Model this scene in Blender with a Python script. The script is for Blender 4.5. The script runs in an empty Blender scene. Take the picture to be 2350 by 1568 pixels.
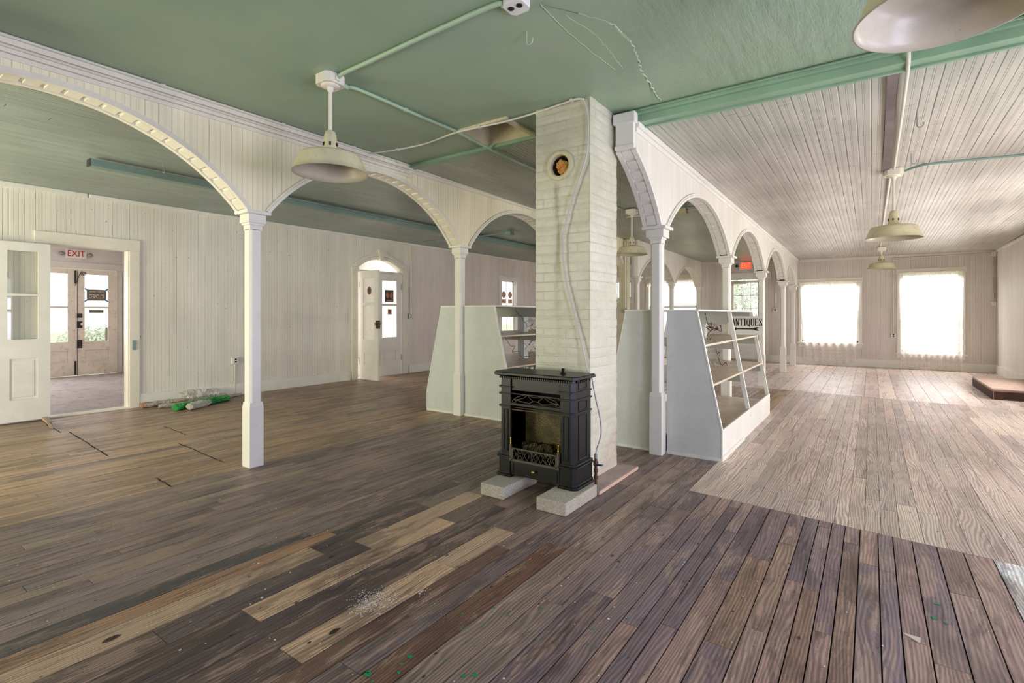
import bpy, bmesh, math, random
from mathutils import Vector, Matrix, noise
random.seed(11)
R = random.Random(5)
PI = math.pi
SC = bpy.context.scene
COL = SC.collection

# ------------------------------------------------------------------ helpers
def S(r, g, b):
    f = lambda c: (c/255/12.92) if c/255 <= .04045 else ((c/255+.055)/1.055)**2.4
    return (f(r), f(g), f(b), 1.0)

class MB:
    """collects geometry for ONE mesh object"""
    def __init__(s): s.v = []; s.f = []; s.m = []; s.sm = []
    def add(s, vs, fs, m=0, smooth=False):
        o = len(s.v); s.v += [tuple(p) for p in vs]
        for f in fs: s.f.append([i+o for i in f]); s.m.append(m); s.sm.append(smooth)
    def box(s, x0, x1, y0, y1, z0, z1, m=0):
        s.add([(x0,y0,z0),(x1,y0,z0),(x1,y1,z0),(x0,y1,z0),(x0,y0,z1),(x1,y0,z1),(x1,y1,z1),(x0,y1,z1)],
              [(0,3,2,1),(4,5,6,7),(0,1,5,4),(1,2,6,5),(2,3,7,6),(3,0,4,7)], m)
    def bar(s, a, b, w, h, up=(0,0,1), m=0):
        a = Vector(a); b = Vector(b); d = (b-a).normalized(); u = Vector(up)
        x = d.cross(u)
        if x.length < 1e-4: x = d.cross(Vector((1,0,0)))
        x.normalize(); u = x.cross(d).normalized()
        q = [(-w/2,-h/2),(w/2,-h/2),(w/2,h/2),(-w/2,h/2)]
        vs = [a+x*i+u*j for i,j in q]+[b+x*i+u*j for i,j in q]
        s.add(vs, [(0,1,2,3),(7,6,5,4),(0,4,5,1),(1,5,6,2),(2,6,7,3),(3,7,4,0)], m)
    def prism(s, poly, f0, f1, m=0):
        """poly: 2-D points; f0/f1 map a point to its 3-D place on each cap"""
        n = len(poly)
        s.add([f0(p) for p in poly]+[f1(p) for p in poly],
              [tuple(range(n))[::-1], tuple(range(n,2*n))]+[(i,(i+1)%n,n+(i+1)%n,n+i) for i in range(n)], m)
    def tube(s, pts, r, n=8, m=0, closed=False, rf=None):
        P = [Vector(p) for p in pts]; rings = []; N = len(P); prev = None
        for i, p in enumerate(P):
            d = (P[min(i+1,N-1)]-P[max(i-1,0)])
            if d.length < 1e-9: d = Vector((0,0,1))
            d.normalize()
            if prev is None:
                x = d.orthogonal().normalized()
            else:
                x = prev-d*prev.dot(d)
                x = x.normalized() if x.length > 1e-6 else d.orthogonal().normalized()
            prev = x; y = d.cross(x); rr = rf(i/(N-1)) if rf else r
            rings.append([p+(x*math.cos(2*PI*k/n)+y*math.sin(2*PI*k/n))*rr for k in range(n)])
        vs = [q for ri in rings for q in ri]; fs = []
        for i in range(N-1):
            for k in range(n):
                fs.append((i*n+k, i*n+(k+1)%n, (i+1)*n+(k+1)%n, (i+1)*n+k))
        s.add(vs, fs, m, True)
        s.add(rings[0], [tuple(range(n))[::-1]], m); s.add(rings[-1], [tuple(range(n))], m)
    def lathe(s, prof, c=(0,0,0), n=32, m=0, axis='z', smooth=True):
        vs = []; fs = []
        for r, z in prof:
            for k in range(n):
                a = 2*PI*k/n; p = (r*math.cos(a), r*math.sin(a), z)
                if axis == 'y': p = (p[0], p[2], p[1])
                elif axis == 'x': p = (p[2], p[0], p[1])
                vs.append((p[0]+c[0], p[1]+c[1], p[2]+c[2]))
        for i in range(len(prof)-1):
            for k in range(n):
                fs.append((i*n+k, i*n+(k+1)%n, (i+1)*n+(k+1)%n, (i+1)*n+k))
        s.add(vs, fs, m, smooth)
    def plate(s, us, zs, solid, mp, t0, t1, m=0):
        """a slab cut by a grid; cells where solid(i,j) is False are holes"""
        nu, nz = len(us)-1, len(zs)-1
        ok = lambda i,j: 0 <= i < nu and 0 <= j < nz and solid(i,j)
        for i in range(nu):
            for j in range(nz):
                if not ok(i,j): continue
                a,b,c,d = us[i],us[i+1],zs[j],zs[j+1]
                s.add([mp(a,t0,c),mp(b,t0,c),mp(b,t0,d),mp(a,t0,d)],[(0,1,2,3)],m)
                s.add([mp(a,t1,c),mp(b,t1,c),mp(b,t1,d),mp(a,t1,d)],[(3,2,1,0)],m)
                for (di,dj,p,q) in ((-1,0,(a,c),(a,d)),(1,0,(b,d),(b,c)),(0,-1,(b,c),(a,c)),(0,1,(a,d),(b,d))):
                    if not ok(i+di,j+dj):
                        s.add([mp(p[0],t0,p[1]),mp(q[0],t0,q[1]),mp(q[0],t1,q[1]),mp(p[0],t1,p[1])],[(0,1,2,3)],m)
    def holes(s, u0, u1, z0, z1, ops, mp, t0, t1, m=0):
        us = sorted({u0,u1}|{o[0] for o in ops}|{o[1] for o in ops}); zs = sorted({z0,z1}|{o[2] for o in ops}|{o[3] for o in ops})
        def solid(i,j):
            u=(us[i]+us[i+1])/2; z=(zs[j]+zs[j+1])/2
            return not any(o[0]<u<o[1] and o[2]<z<o[3] for o in ops)
        s.plate(us, zs, solid, mp, t0, t1, m)
    def build(s, name, mats, parent=None, bevel=0, seg=2, recalc=True):
        me = bpy.data.meshes.new(name); me.from_pydata(s.v, [], s.f)
        for mt in (mats if isinstance(mats,(list,tuple)) else [mats]): me.materials.append(mt)
        for p, mi, sm in zip(me.polygons, s.m, s.sm): p.material_index = mi; p.use_smooth = sm
        if recalc:
            bm = bmesh.new(); bm.from_mesh(me); bmesh.ops.recalc_face_normals(bm, faces=bm.faces); bm.to_mesh(me); bm.free()
        o = bpy.data.objects.new(name, me); COL.objects.link(o)
        if parent is not None: o.parent = parent
        if bevel:
            b = o.modifiers.new('Bevel','BEVEL'); b.width = bevel; b.segments = seg; b.limit_method = 'ANGLE'; b.angle_limit = .6
        return o

def thing(name, label, cat, loc=(0,0,0), rz=0, group=None):
    o = bpy.data.objects.new(name, None); COL.objects.link(o); o.empty_display_size = .1
    o.location = loc; o.rotation_euler = (0,0,rz)
    return tag(o, label, cat, group)
def tag(o, label, cat, group=None):
    o['label'] = label; o['category'] = cat
    if group: o['group'] = group
    return o
def struct(o): o['kind'] = 'structure'; return o
def dup(root, loc, label, rz=None, scale=None):
    r = root.copy(); COL.objects.link(r); r.location = loc; r['label'] = label
    if rz is not None: r.rotation_euler = (0,0,rz)
    if scale is not None: r.scale = scale
    for ch in list(root.children):
        c = ch.copy(); COL.objects.link(c); c.parent = r
        for g in list(ch.children):
            d = g.copy(); COL.objects.link(d); d.parent = c
    return r
def smooth_path(pts, n=8):
    P = [Vector(p) for p in pts]; out = []
    for i in range(len(P)-1):
        p0,p1,p2,p3 = P[max(i-1,0)],P[i],P[i+1],P[min(i+2,len(P)-1)]
        for k in range(n):
            t=k/n
            out.append(.5*((2*p1)+(p2-p0)*t+(2*p0-5*p1+4*p2-p3)*t*t+(3*p1-p0-3*p2+p3)*t**3))
    return out+[P[-1]]
def text_mesh(B, s, size, mp, m=0, depth=.002, sx=1.0, align='CENTER'):
    cu = bpy.data.curves.new('letters','FONT'); cu.body = s; cu.size = size; cu.align_x = align; cu.align_y = 'CENTER'; cu.extrude = depth; cu.resolution_u = 3
    o = bpy.data.objects.new('letters', cu); COL.objects.link(o)
    dg = bpy.context.evaluated_depsgraph_get(); me = o.evaluated_get(dg).to_mesh()
    vs = [mp(v.co.x*sx, v.co.y, v.co.z) for v in me.vertices]; fs = [tuple(p.vertices) for p in me.polygons]
    B.add(vs, fs, m)
    o.evaluated_get(dg).to_mesh_clear(); bpy.data.objects.remove(o); bpy.data.curves.remove(cu)

# ------------------------------------------------------------------ materials
class NT:
    def __init__(s, name):
        s.mat = bpy.data.materials.new(name); s.mat.use_nodes = True
        s.t = s.mat.node_tree; s.t.nodes.clear()
        s.out = s.t.nodes.new('ShaderNodeOutputMaterial')
        s._c = None
    def n(s, typ, **kw):
        nd = s.t.nodes.new('ShaderNode'+typ)
        for k, v in kw.items(): setattr(nd, k, v)
        return nd
    def l(s, a, b): s.t.links.new(a, b)
    def put(s, sock, v):
        if hasattr(v, 'is_linked') or isinstance(v, bpy.types.NodeSocket): s.l(v, sock)
        else:
            if sock.type == 'RGBA' and len(v) == 3: v = (*v, 1)
            sock.default_value = v
    def math(s, op, a, b=None, c=None, clamp=False):
        nd = s.n('Math', operation=op, use_clamp=clamp)
        s.put(nd.inputs[0], a)
        if b is not None: s.put(nd.inputs[1], b)
        if c is not None: s.put(nd.inputs[2], c)
        return nd.outputs[0]
    def ramp(s, v, a, b, c=0., d=1.):
        nd = s.n('MapRange', clamp=True, interpolation_type='SMOOTHSTEP'); s.put(nd.inputs[0], v)
        for i, x in enumerate((a,b,c,d)): s.put(nd.inputs[i+1], x)
        return nd.outputs[0]
    def coord(s):
        if s._c is None: s._c = s.n('TexCoord').outputs['Object']
        return s._c
    def xyz(s):
        nd = s.n('SeparateXYZ'); s.l(s.coord(), nd.inputs[0]); return nd.outputs
    def comb(s, x, y, z):
        nd = s.n('CombineXYZ')
        for i, v in enumerate((x,y,z)): s.put(nd.inputs[i], v)
        return nd.outputs[0]
    def scale(s, v):
        nd = s.n('VectorMath', operation='MULTIPLY'); s.l(s.coord(), nd.inputs[0]); nd.inputs[1].default_value = v; return nd.outputs[0]
    def noise(s, vec, scale, detail=3, rough=.5, dist=0):
        nd = s.n('TexNoise'); s.l(vec, nd.inputs['Vector']); nd.inputs['Scale'].default_value = scale
        nd.inputs['Detail'].default_value = detail; nd.inputs['Roughness'].default_value = rough; nd.inputs['Distortion'].default_value = dist
        return nd.outputs['Fac']
    def mix(s, f, a, b, typ='MIX'):
        nd = s.n('Mix', data_type='RGBA', blend_type=typ); s.put(nd.inputs[0], f); s.put(nd.inputs[6], a); s.put(nd.inputs[7], b); return nd.outputs[2]
    def bump(s, h, strength=.5, dist=.01, normal=None):
        nd = s.n('Bump'); nd.inputs['Strength'].default_value = strength; nd.inputs['Distance'].default_value = dist; s.l(h, nd.inputs['Height'])
        if normal is not None: s.l(normal, nd.inputs['Normal'])
        return nd.outputs[0]
    def bsdf(s, col, rough=.5, normal=None, metal=0, spec=.5, **kw):
        nd = s.n('BsdfPrincipled'); s.put(nd.inputs['Base Color'], col); s.put(nd.inputs['Roughness'], rough)
        s.put(nd.inputs['Metallic'], metal); nd.inputs['Specular IOR Level'].default_value = spec
        if normal is not None: s.l(normal, nd.inputs['Normal'])
        for k, v in kw.items(): s.put(nd.inputs[k], v)
        s.l(nd.outputs[0], s.out.inputs[0]); return nd

def paint(name, col, rough=.5, mott=.08, dirt=None, dirt_amt=0., spec=.35, scale=3., bump=.1, speck=0.):
    k = NT(name); c = k.coord()
    n1 = k.noise(c, scale, 4, .6); n2 = k.noise(c, scale*14, 3, .6)
    f = k.ramp(n1, .3, .7, 1-mott, 1+mott*.6)
    v = k.n('VectorMath', operation='SCALE'); k.put(v.inputs[0], col[:3]); k.l(f, v.inputs['Scale'])
    out = v.outputs[0]
    if dirt is not None:
        d = k.math('MULTIPLY', k.ramp(k.noise(c, scale*5, 5, .7), .5, .75), dirt_amt)
        out = k.mix(d, out, dirt)
    if speck:
        d = k.math('MULTIPLY', k.ramp(k.noise(c, 70, 2, .5), .72, .76), speck)
        out = k.mix(d, out, S(70,52,40))
    k.bsdf(out, rough, k.bump(n2, bump, .004), spec=spec)
    return k.mat

def beadboard(name, axis, pitch, col, seam=S(95,85,72), along=2, rough=.5, sw=.0042, bead=True, seam_amt=.62, bead_amt=.16, mott=.06, spec=.4, joints=0., nail=0., bumpd=.004):
    k = NT(name); x = k.xyz(); u = k.math('DIVIDE', x[axis], pitch)
    t = k.math('FRACT', u); d = k.math('ABSOLUTE', k.math('SUBTRACT', t, .5)); w = sw/pitch
    sm = k.ramp(d, .5-w, .5-w*.25)
    idx = k.math('FLOOR', u)
    wn = k.n('TexWhiteNoise', noise_dimensions='1D'); k.l(idx, wn.inputs['W'])
    sc = [9.,9.,9.]; sc[along] = 1.4
    st = k.scale(tuple(sc))
    n1 = k.noise(st, 1., 4, .65)
    big = k.noise(k.coord(), .9, 3, .5)
    # each seam opens differently along its length
    sv = k.comb(k.math('MULTIPLY', k.math('FLOOR', k.math('ADD', u, .5)), 7.31), k.math('MULTIPLY', x[along], 1.1), 0)
    var = k.ramp(k.noise(sv, 1., 3, .6), .38, .68, .12, 1.)
    br = k.math('ADD', k.math('MULTIPLY', wn.outputs[0], .07), .965)
    br = k.math('MULTIPLY', br, k.ramp(n1, .25, .75, 1-mott, 1+mott*.5))
    br = k.math('MULTIPLY', br, k.ramp(big, .3, .7, 1-mott, 1+mott*.4))
    v = k.n('VectorMath', operation='SCALE'); k.put(v.inputs[0], col[:3]); k.l(br, v.inputs['Scale'])
    c = v.outputs[0]
    h = k.math('MULTIPLY', sm, -1.)
    if bead:
        e = k.math('ABSOLUTE', k.math('SUBTRACT', d, .06*.1/pitch))
        bm_ = k.ramp(e, .003/pitch, .0005/pitch)
        c = k.mix(k.math('MULTIPLY', bm_, bead_amt), c, seam)
        h = k.math('SUBTRACT', h, k.math('MULTIPLY', bm_, .35))
    c = k.mix(k.math('MULTIPLY', k.math('MULTIPLY', sm, var), seam_amt), c, seam)
    if joints:
        j = k.math('FRACT', k.math('ADD', k.math('DIVIDE', x[along], joints), k.math('MULTIPLY', wn.outputs[0], 37.7)))
        jm = k.ramp(k.math('ABSOLUTE', k.math('SUBTRACT', j, .5)), .5-.006/joints, .5-.001/joints)
        c = k.mix(k.math('MULTIPLY', jm, .8), c, seam); h = k.math('SUBTRACT', h, k.math('MULTIPLY', jm, .6))
    if nail:
        sp = k.ramp(k.noise(k.coord(), 26, 1, .4), .765, .79)
        c = k.mix(k.math('MULTIPLY', sp, nail), c, S(60,48,40))
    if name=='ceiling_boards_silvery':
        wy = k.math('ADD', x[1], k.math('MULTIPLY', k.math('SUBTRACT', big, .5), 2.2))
        c = k.mix(k.math('MULTIPLY', k.ramp(wy, 6.4, 4.3), .5), c, k.mix(.5, c, S(120,165,125)))  # green light reflected near the beam, mixed into the board colour
    h2 = k.math('ADD', h, k.math('MULTIPLY', n1, .15))
    k.bsdf(c, rough, k.bump(h2, .55, bumpd), spec=spec)
    return k.mat

def wood(name, contrast=.6, ring=10., stain=.6, worn=.3, rough=.5, cathedral=.5, pale=None, spec=.4, streak=.5, paintd=.5):
    """old floor boards: tint and grain offset come from the plank's own attribute"""
    k = NT(name); x = k.xyz()
    at = k.n('Attribute', attribute_type='GEOMETRY', attribute_name='tint')
    al = at.outputs['Alpha']; off = k.math('MULTIPLY', al, 53.)
    xo = k.math('ADD', x[0], off)
    fine = k.noise(k.comb(xo, k.math('MULTIPLY', x[1], .05), off), 110., 3, .6)
    mid = k.noise(k.comb(xo, k.math('MULTIPLY', x[1], .09), off), 26., 4, .6)
    # growth rings: contour lines of a slow noise, as in flat sawn pine
    slow = k.noise(k.comb(xo, k.math('MULTIPLY', x[1], .17), off), 5.5, 2, .45, .25)
    wob = k.noise(k.comb(xo, k.math('MULTIPLY', x[1], .45), off), 30., 2, .5)
    ph = k.math('ADD', k.math('MULTIPLY', slow, ring*6.2832), k.math('ADD', k.math('MULTIPLY', x[0], 380.), k.math('MULTIPLY', wob, 2.2)))
    rings = k.ramp(k.math('SINE', ph), -.75, .8)
    fac = k.math('ADD', k.math('MULTIPLY', fine, 1-cathedral), k.math('MULTIPLY', rings, cathedral))
    fac = k.math('ADD', k.math('MULTIPLY', fac, .68), k.math('MULTIPLY', mid, .32))
    br = k.ramp(fac, .2, .8, 1-contrast*.55, 1+contrast*.45)
    v = k.n('VectorMath', operation='SCALE'); k.l(at.outputs['Color'], v.inputs[0]); k.l(br, v.inputs['Scale'])
    c = v.outputs[0]
    # scuffed places where the finish has gone and raw wood shows, ragged along the grain
    w1 = k.noise(k.comb(k.math('ADD', x[0], k.math('MULTIPLY', off, .05)), k.math('MULTIPLY', x[1], .2), off), 9., 8, .72, .4)
    w2 = k.noise(k.comb(x[0], k.math('MULTIPLY', x[1], .6), 7.7), 1.7, 3, .55)
    wm = k.math('MULTIPLY', k.ramp(k.math('ADD', w1, k.math('MULTIPLY', k.math('SUBTRACT', w2, .5), .5)), .53, .585), worn)
    pv = k.n('VectorMath', operation='SCALE'); k.put(pv.inputs[0], (pale or S(160,134,116))[:3]); k.l(br, pv.inputs['Scale'])
    c = k.mix(wm, c, pv.outputs[0])
    # dark remains of the old finish
    d1 = k.noise(k.comb(xo, k.math('MULTIPLY', x[1], .16), k.math('MULTIPLY', off, 1.7)), 12., 8, .74, .5)
    d2 = k.noise(k.comb(k.math('ADD', x[0], 3.1), k.math('MULTIPLY', x[1], .5), 1.3), 1.3, 3, .55)
    dm = k.math('MULTIPLY', k.ramp(k.math('ADD', d1, k.math('MULTIPLY', k.math('SUBTRACT', d2, .5), .55)), .52, .58), paintd)
    c = k.mix(dm, c, S(66,52,52))
    # grime in streaks along the boards
    st1 = k.noise(k.comb(k.math('ADD', x[0], k.math('MULTIPLY', off, .02)), k.math('MULTIPLY', x[1], .35), 0), 2.6, 6, .66, .6)
    c = k.mix(k.math('MULTIPLY', k.ramp(st1, .5, .62), stain), c, S(42,34,38))
    sk = k.noise(k.comb(xo, k.math('MULTIPLY', x[1], .035), off), 70., 3, .6)
    c = k.mix(k.math('MULTIPLY', k.ramp(sk, .56, .66), streak), c, S(40,30,30))
    # nail heads, knots, paint specks
    sp = k.ramp(k.noise(k.coord(), 120, 1, .3), .77, .8)
    c = k.mix(k.math('MULTIPLY', sp, .5), c, S(205,200,195))
    sp2 = k.ramp(k.noise(k.scale((1,.5,1)), 34, 1, .3), .75, .79)
    c = k.mix(k.math('MULTIPLY', sp2, .8), c, S(26,20,20))
    h = k.math('ADD', k.math('MULTIPLY', fac, .5), k.math('MULTIPLY', w1, .5))
    rg = k.ramp(mid, .3, .7, rough-.1, rough+.12)
    k.bsdf(c, rg, k.bump(h, .4, .004), spec=spec)
    return k.mat

M = {}
CREAM = S(232,229,218)
M['white'] = paint('white_paint', S(230,228,220), .45, .05, S(160,150,134), .07, speck=.3)
M['white_old'] = paint('old_white_paint', S(228,223,208), .5, .05, S(150,132,108), .08, speck=.4)
M['cream'] = paint('cream_enamel', S(208,201,168), .42, .1, S(120,84,50), .3, speck=.6)
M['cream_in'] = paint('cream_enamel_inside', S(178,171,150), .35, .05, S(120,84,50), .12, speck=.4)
M['pink_door'] = paint('weathered_door_paint', S(232,222,208), .55, .08, S(128,92,70), .4, speck=.5)
M['beadL'] = beadboard('beadboard_wall', 1, .1015, S(228,225,212), nail=.5)
M['beadLf'] = beadboard('beadboard_wall_fine', 1, .0735, S(232,222,214), seam=S(150,130,118), bead_amt=.45, seam_amt=.6, nail=.35)
M['beadA'] = beadboard('beadboard_spandrel', 1, .0905, S(242,235,204), seam=S(120,108,84), seam_amt=.6, bead_amt=.16)
M['beadB'] = beadboard('beadboard_spandrel_smooth', 1, .12, S(230,226,216), seam=S(150,142,128), seam_amt=.35, bead=False, mott=.05)
M['beadF'] = beadboard('beadboard_end_wall', 0, .1, S(220,212,206), seam=S(110,98,92), seam_amt=.75, bead_amt=.15, nail=.5)
M['beadR'] = beadboard('beadboard_side_wall', 1, .1, S(232,226,218), seam_amt=.2, bead_amt=.1)
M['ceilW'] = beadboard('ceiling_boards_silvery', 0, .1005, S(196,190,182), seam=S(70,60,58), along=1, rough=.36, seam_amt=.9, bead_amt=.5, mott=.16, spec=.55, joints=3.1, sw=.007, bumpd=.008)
M['ceilC'] = beadboard('ceiling_boards_grey_green', 0, .095, S(168,176,160), seam=S(72,72,66), along=1, rough=.36, seam_amt=.8, bead_amt=.5, mott=.14, spec=.55, joints=3.3, sw=.007, bumpd=.008)
M['ceilL'] = beadboard('ceiling_boards_sage', 0, .083, S(158,172,164), seam=S(70,84,80), along=1, rough=.38, seam_amt=.95, bead_amt=.6, mott=.16, spec=.5, joints=3.7, sw=.008, bumpd=.008)
M['conduit_green'] = paint('green_painted_conduit', S(168,194,166), .4, .05)
M['conduit_pale'] = paint('cream_painted_conduit', S(218,216,200), .4, .05)
M['conduit_teal'] = paint('teal_painted_channel', S(126,152,146), .45, .12, S(190,180,150), .25)
M['trim_green'] = paint('green_trim_paint', S(142,174,144), .45, .1)
M['grey_pipe'] = paint('grey_tubing', S(186,186,184), .35, .03)
M['dark_batten'] = paint('bare_dark_batten', S(120,108,108), .6, .25)
M['display'] = paint('display_paint_sage', S(204,208,204), .5, .05, S(120,112,95), .12, speck=.3)
M['display_edge'] = paint('display_edge_white', S(228,228,220), .5, .05, S(120,105,88), .2)
M['shelf'] = paint('worn_shelf_paint', S(214,200,178), .4, .14, S(130,104,80), .5, speck=.5)
M['bracket'] = paint('shelf_bracket_grey', S(170,172,158), .55, .06)
M['black'] = paint('black_rubber', S(28,27,26), .6, .1)
M['iron'] = paint('black_cast_iron', S(12,14,12), .33, .16, S(50,44,36), .12, spec=.32)
M['iron_hi'] = paint('bronzed_iron', S(70,64,50), .4, .15, spec=.5)
M['void'] = paint('firebox_black', S(14,13,12), .8, .2)
M['rust'] = paint('rusted_steel', S(92,66,54), .7, .25)
M['steel'] = paint('galvanised_steel', S(150,150,148), .4, .1, spec=.6)
M['blue'] = paint('blue_plastic', S(40,88,150), .4, .05)
M['brass'] = None
k = NT('polished_brass'); k.bsdf(S(196,160,84), .28, metal=1.0); M['brass'] = k.mat
k = NT('brushed_nickel'); k.bsdf(S(170,165,158), .35, metal=1.0); M['nickel'] = k.mat
M['dark_metal'] = paint('dark_lock_metal', S(48,44,46), .5, .1)
M['outlet'] = paint('outlet_plate_white', S(222,222,216), .35, .03)
M['red'] = paint('red_letters', S(186,28,30), .5, .03)
M['ink'] = paint('black_ink', S(32,30,32), .6, .05)
M['signwhite'] = paint('sign_face_white', S(234,228,222), .4, .03)
M['closed'] = paint('sign_face_brown', S(112,104,90), .6, .06)
M['tape'] = paint('blue_tape', S(52,128,166), .5, .05)
M['cardboard'] = paint('cardboard_core', S(176,116,76), .7, .15)
M['sign_tan'] = paint('tan_sticker', S(196,160,130), .6, .05)
M['sticker_red'] = paint('dull_red_sticker', S(150,82,70), .6, .2, scale=14)
M['poster'] = paint('dark_poster', S(70,72,66), .6, .15, scale=14)
M['orange'] = paint('orange_print', S(214,120,84), .6, .1)
M['paper'] = paint('white_paper_scrap', S(226,214,206), .7, .04)
M['woodraw'] = paint('raw_plywood_edge', S(212,180,158), .6, .15)
M['hearth'] = paint('dusty_hearth_board', S(170,152,148), .7, .15, S(96,82,82), .35, speck=.5)
M['step'] = paint('weathered_step_top', S(176,152,134), .6, .15, S(104,76,60), .5)
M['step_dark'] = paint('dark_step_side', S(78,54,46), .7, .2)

# main plaster ceiling
k = NT('green_plaster'); c = k.coord()
n1 = k.noise(c, .8, 4, .6); n2 = k.noise(c, 2.6, 5, .65); n3 = k.noise(k.scale((9,2.2,1)), 1., 5, .65)
v = k.mix(k.ramp(n1, .35, .65), S(142,166,142), S(154,174,146))
v = k.mix(k.math('MULTIPLY', k.ramp(n2, .52, .72), .3), v, S(156,166,152))
xx = k.xyz()
rough_side = k.math('MULTIPLY', k.ramp(xx[0], -1.6, -.9), k.ramp(xx[1], 1.2, 2.4))
hh = k.math('ADD', k.math('MULTIPLY', n2, .25), k.math('MULTIPLY', k.math('MULTIPLY', n3, rough_side), 1.8))
k.bsdf(v, .42, k.bump(hh, .5, .02), spec=.4); M['green'] = k.mat
M['crack_light'] = paint('plaster_crack_light', S(190,206,176), .7, .1)

# painted brick
k = NT('painted_brick'); c = k.coord(); xx = k.xyz()
n1 = k.noise(c, 3, 5, .6); n2 = k.noise(c, 40, 4, .6)
v = k.mix(k.ramp(n1, .3, .7), S(194,192,170), S(210,208,190))
# soot/rust run under the flue
sx = k.math('ABSOLUTE', k.math('SUBTRACT', k.math('ADD', xx[0], k.math('MULTIPLY', k.math('SUBTRACT', k.noise(k.scale((1,1,.7)), 3, 3, .6), .5), .14)), -.0425))
run = k.math('MULTIPLY', k.ramp(sx, .045, .0), k.ramp(xx[2], 2.47, 2.42))
run = k.math('MULTIPLY', run, k.ramp(xx[2], .95, 2.2, .15, 1.))
run = k.math('MULTIPLY', run, k.ramp(k.noise(k.scale((60,60,3)), 1., 4, .7), .3, .52))
v = k.mix(k.math('MULTIPLY', run, .5), v, S(112,90,58))
# paint flaked off near the floor at the back corner
fl = k.math('MULTIPLY', k.ramp(k.math('ADD', xx[2], k.math('MULTIPLY', xx[1], -.75)), .27, .13), k.ramp(k.noise(c, 9, 5, .7), .42, .5))
low = k.math('MULTIPLY', k.ramp(xx[2], .3, .06), k.ramp(k.noise(c, 30, 4, .7), .5, .6))
v = k.mix(k.math('MAXIMUM', k.math('MULTIPLY', fl, .55), k.math('MULTIPLY', low, .4)), v, S(190,166,148))
sp = k.ramp(k.noise(c, 45, 2, .5), .72, .76)
v = k.mix(k.math('MULTIPLY', sp, .5), v, S(90,80,60))
bt = k.n('TexBrick'); k.l(k.comb(k.math('ADD', k.math('ADD', xx[0], xx[1]), k.math('MULTIPLY', n1, .012)), k.math('ADD', xx[2], k.math('MULTIPLY', n1, .014)), 0), bt.inputs['Vector'])
bt.inputs['Scale'].default_value = 1.; bt.inputs['Brick Width'].default_value = .215; bt.inputs['Row Height'].default_value = .078; bt.inputs['Mortar Size'].default_value = .0045; bt.inputs['Mortar Smooth'].default_value = .6
mo = k.math('MULTIPLY', bt.outputs['Fac'], k.ramp(k.noise(c, 6, 4, .65), .42, .68))
v = k.mix(k.math('MULTIPLY', mo, .22), v, S(140,134,104))
k.bsdf(v, .42, k.bump(k.math('ADD', k.math('SUBTRACT', n2, k.math('MULTIPLY', mo, 1.5)), k.math('MULTIPLY', n1, 1.5)), .5, .007), spec=.4); M['brick'] = k.mat

# concrete block
k = NT('concrete'); c = k.coord(); n1 = k.noise(c, 130, 4, .7); n2 = k.noise(c, 6, 4, .6)
v = k.mix(k.ramp(n1, .35, .65), S(160,154,140), S(200,194,180)); v = k.mix(k.math('MULTIPLY', k.ramp(n2, .4, .7), .3), v, S(150,140,112))
k.bsdf(v, .9, k.bump(n1, .9, .006), spec=.2); M['concrete'] = k.mat

# glass, curtains, plastic
def glass(name, tint=(.97,.98,.97), gloss=.09):
    k = NT(name); t = k.n('BsdfTransparent'); t.inputs[0].default_value = (*tint,1)
    g = k.n('BsdfGlossy'); g.inputs['Roughness'].default_value = .02
    f = k.n('LayerWeight'); f.inputs[0].default_value = .5
    m = k.n('MixShader'); k.l(k.math('ADD', k.math('MULTIPLY', k.math('POWER', f.outputs['Facing'], 5.), .8), gloss*.5, clamp=True), m.inputs[0]); k.l(t.outputs[0], m.inputs[1]); k.l(g.outputs[0], m.inputs[2]); k.l(m.outputs[0], k.out.inputs[0])
    return k.mat
M['glass'] = glass('window_glass')
M['glass_dark'] = glass('stove_glass', (.85,.85,.82), .0)
def sheer(name, col, see, lace=False):
    k = NT(name); x = k.xyz()
    d = k.n('BsdfDiffuse'); k.put(d.inputs[0], col); t = k.n('BsdfTranslucent'); k.put(t.inputs[0], col)
    m1 = k.n('MixShader'); m1.inputs[0].default_value = .6; k.l(d.outputs[0], m1.inputs[1]); k.l(t.outputs[0], m1.inputs[2])
    tr = k.n('BsdfTransparent'); m2 = k.n('MixShader')
    a = k.math('FRACT', k.math('MULTIPLY', x[0], 11.)); b = k.math('FRACT', k.math('MULTIPLY', x[2], 11.))
    rr = k.math('SQRT', k.math('ADD', k.math('POWER', k.math('SUBTRACT', a, .5), 2.), k.math('POWER', k.math('SUBTRACT', b, .5), 2.)))
    dots = k.ramp(k.math('ABSOLUTE', k.math('SUBTRACT', rr, .3)), .16, .06)
    n = k.noise(k.coord(), 26, 3, .6)
    s_ = k.math('SUBTRACT', see, k.math('MULTIPLY', dots, .12 if lace else 0.)); s_ = k.math('ADD', s_, k.ramp(n, .3, .7, -.06, .06))
    k.l(s_, m2.inputs[0]); k.l(m1.outputs[0], m2.inputs[1]); k.l(tr.outputs[0], m2.inputs[2]); k.l(m2.outputs[0], k.out.inputs[0])
    return k.mat
M['curtain'] = sheer('sheer_lace', S(255,251,248), .46, True)
M['valance'] = sheer('lace_valance', S(214,196,184), .22, True)
M['papered'] = sheer('frosted_white_film', S(255,253,250), .06)
def film(name, col, see):
    k = NT(name); n = k.noise(k.coord(), 20, 4, .6)
    nd = k.bsdf(col, .22, k.bump(n, .6, .012), spec=.6)
    tr = k.n('BsdfTransparent'); m = k.n('MixShader'); m.inputs[0].default_value = see
    k.l(nd.outputs[0], m.inputs[1]); k.l(tr.outputs[0], m.inputs[2]); k.l(m.outputs[0], k.out.inputs[0]); return k.mat
M['film'] = film('clear_plastic_film', S(216,212,204), .35)
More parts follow.
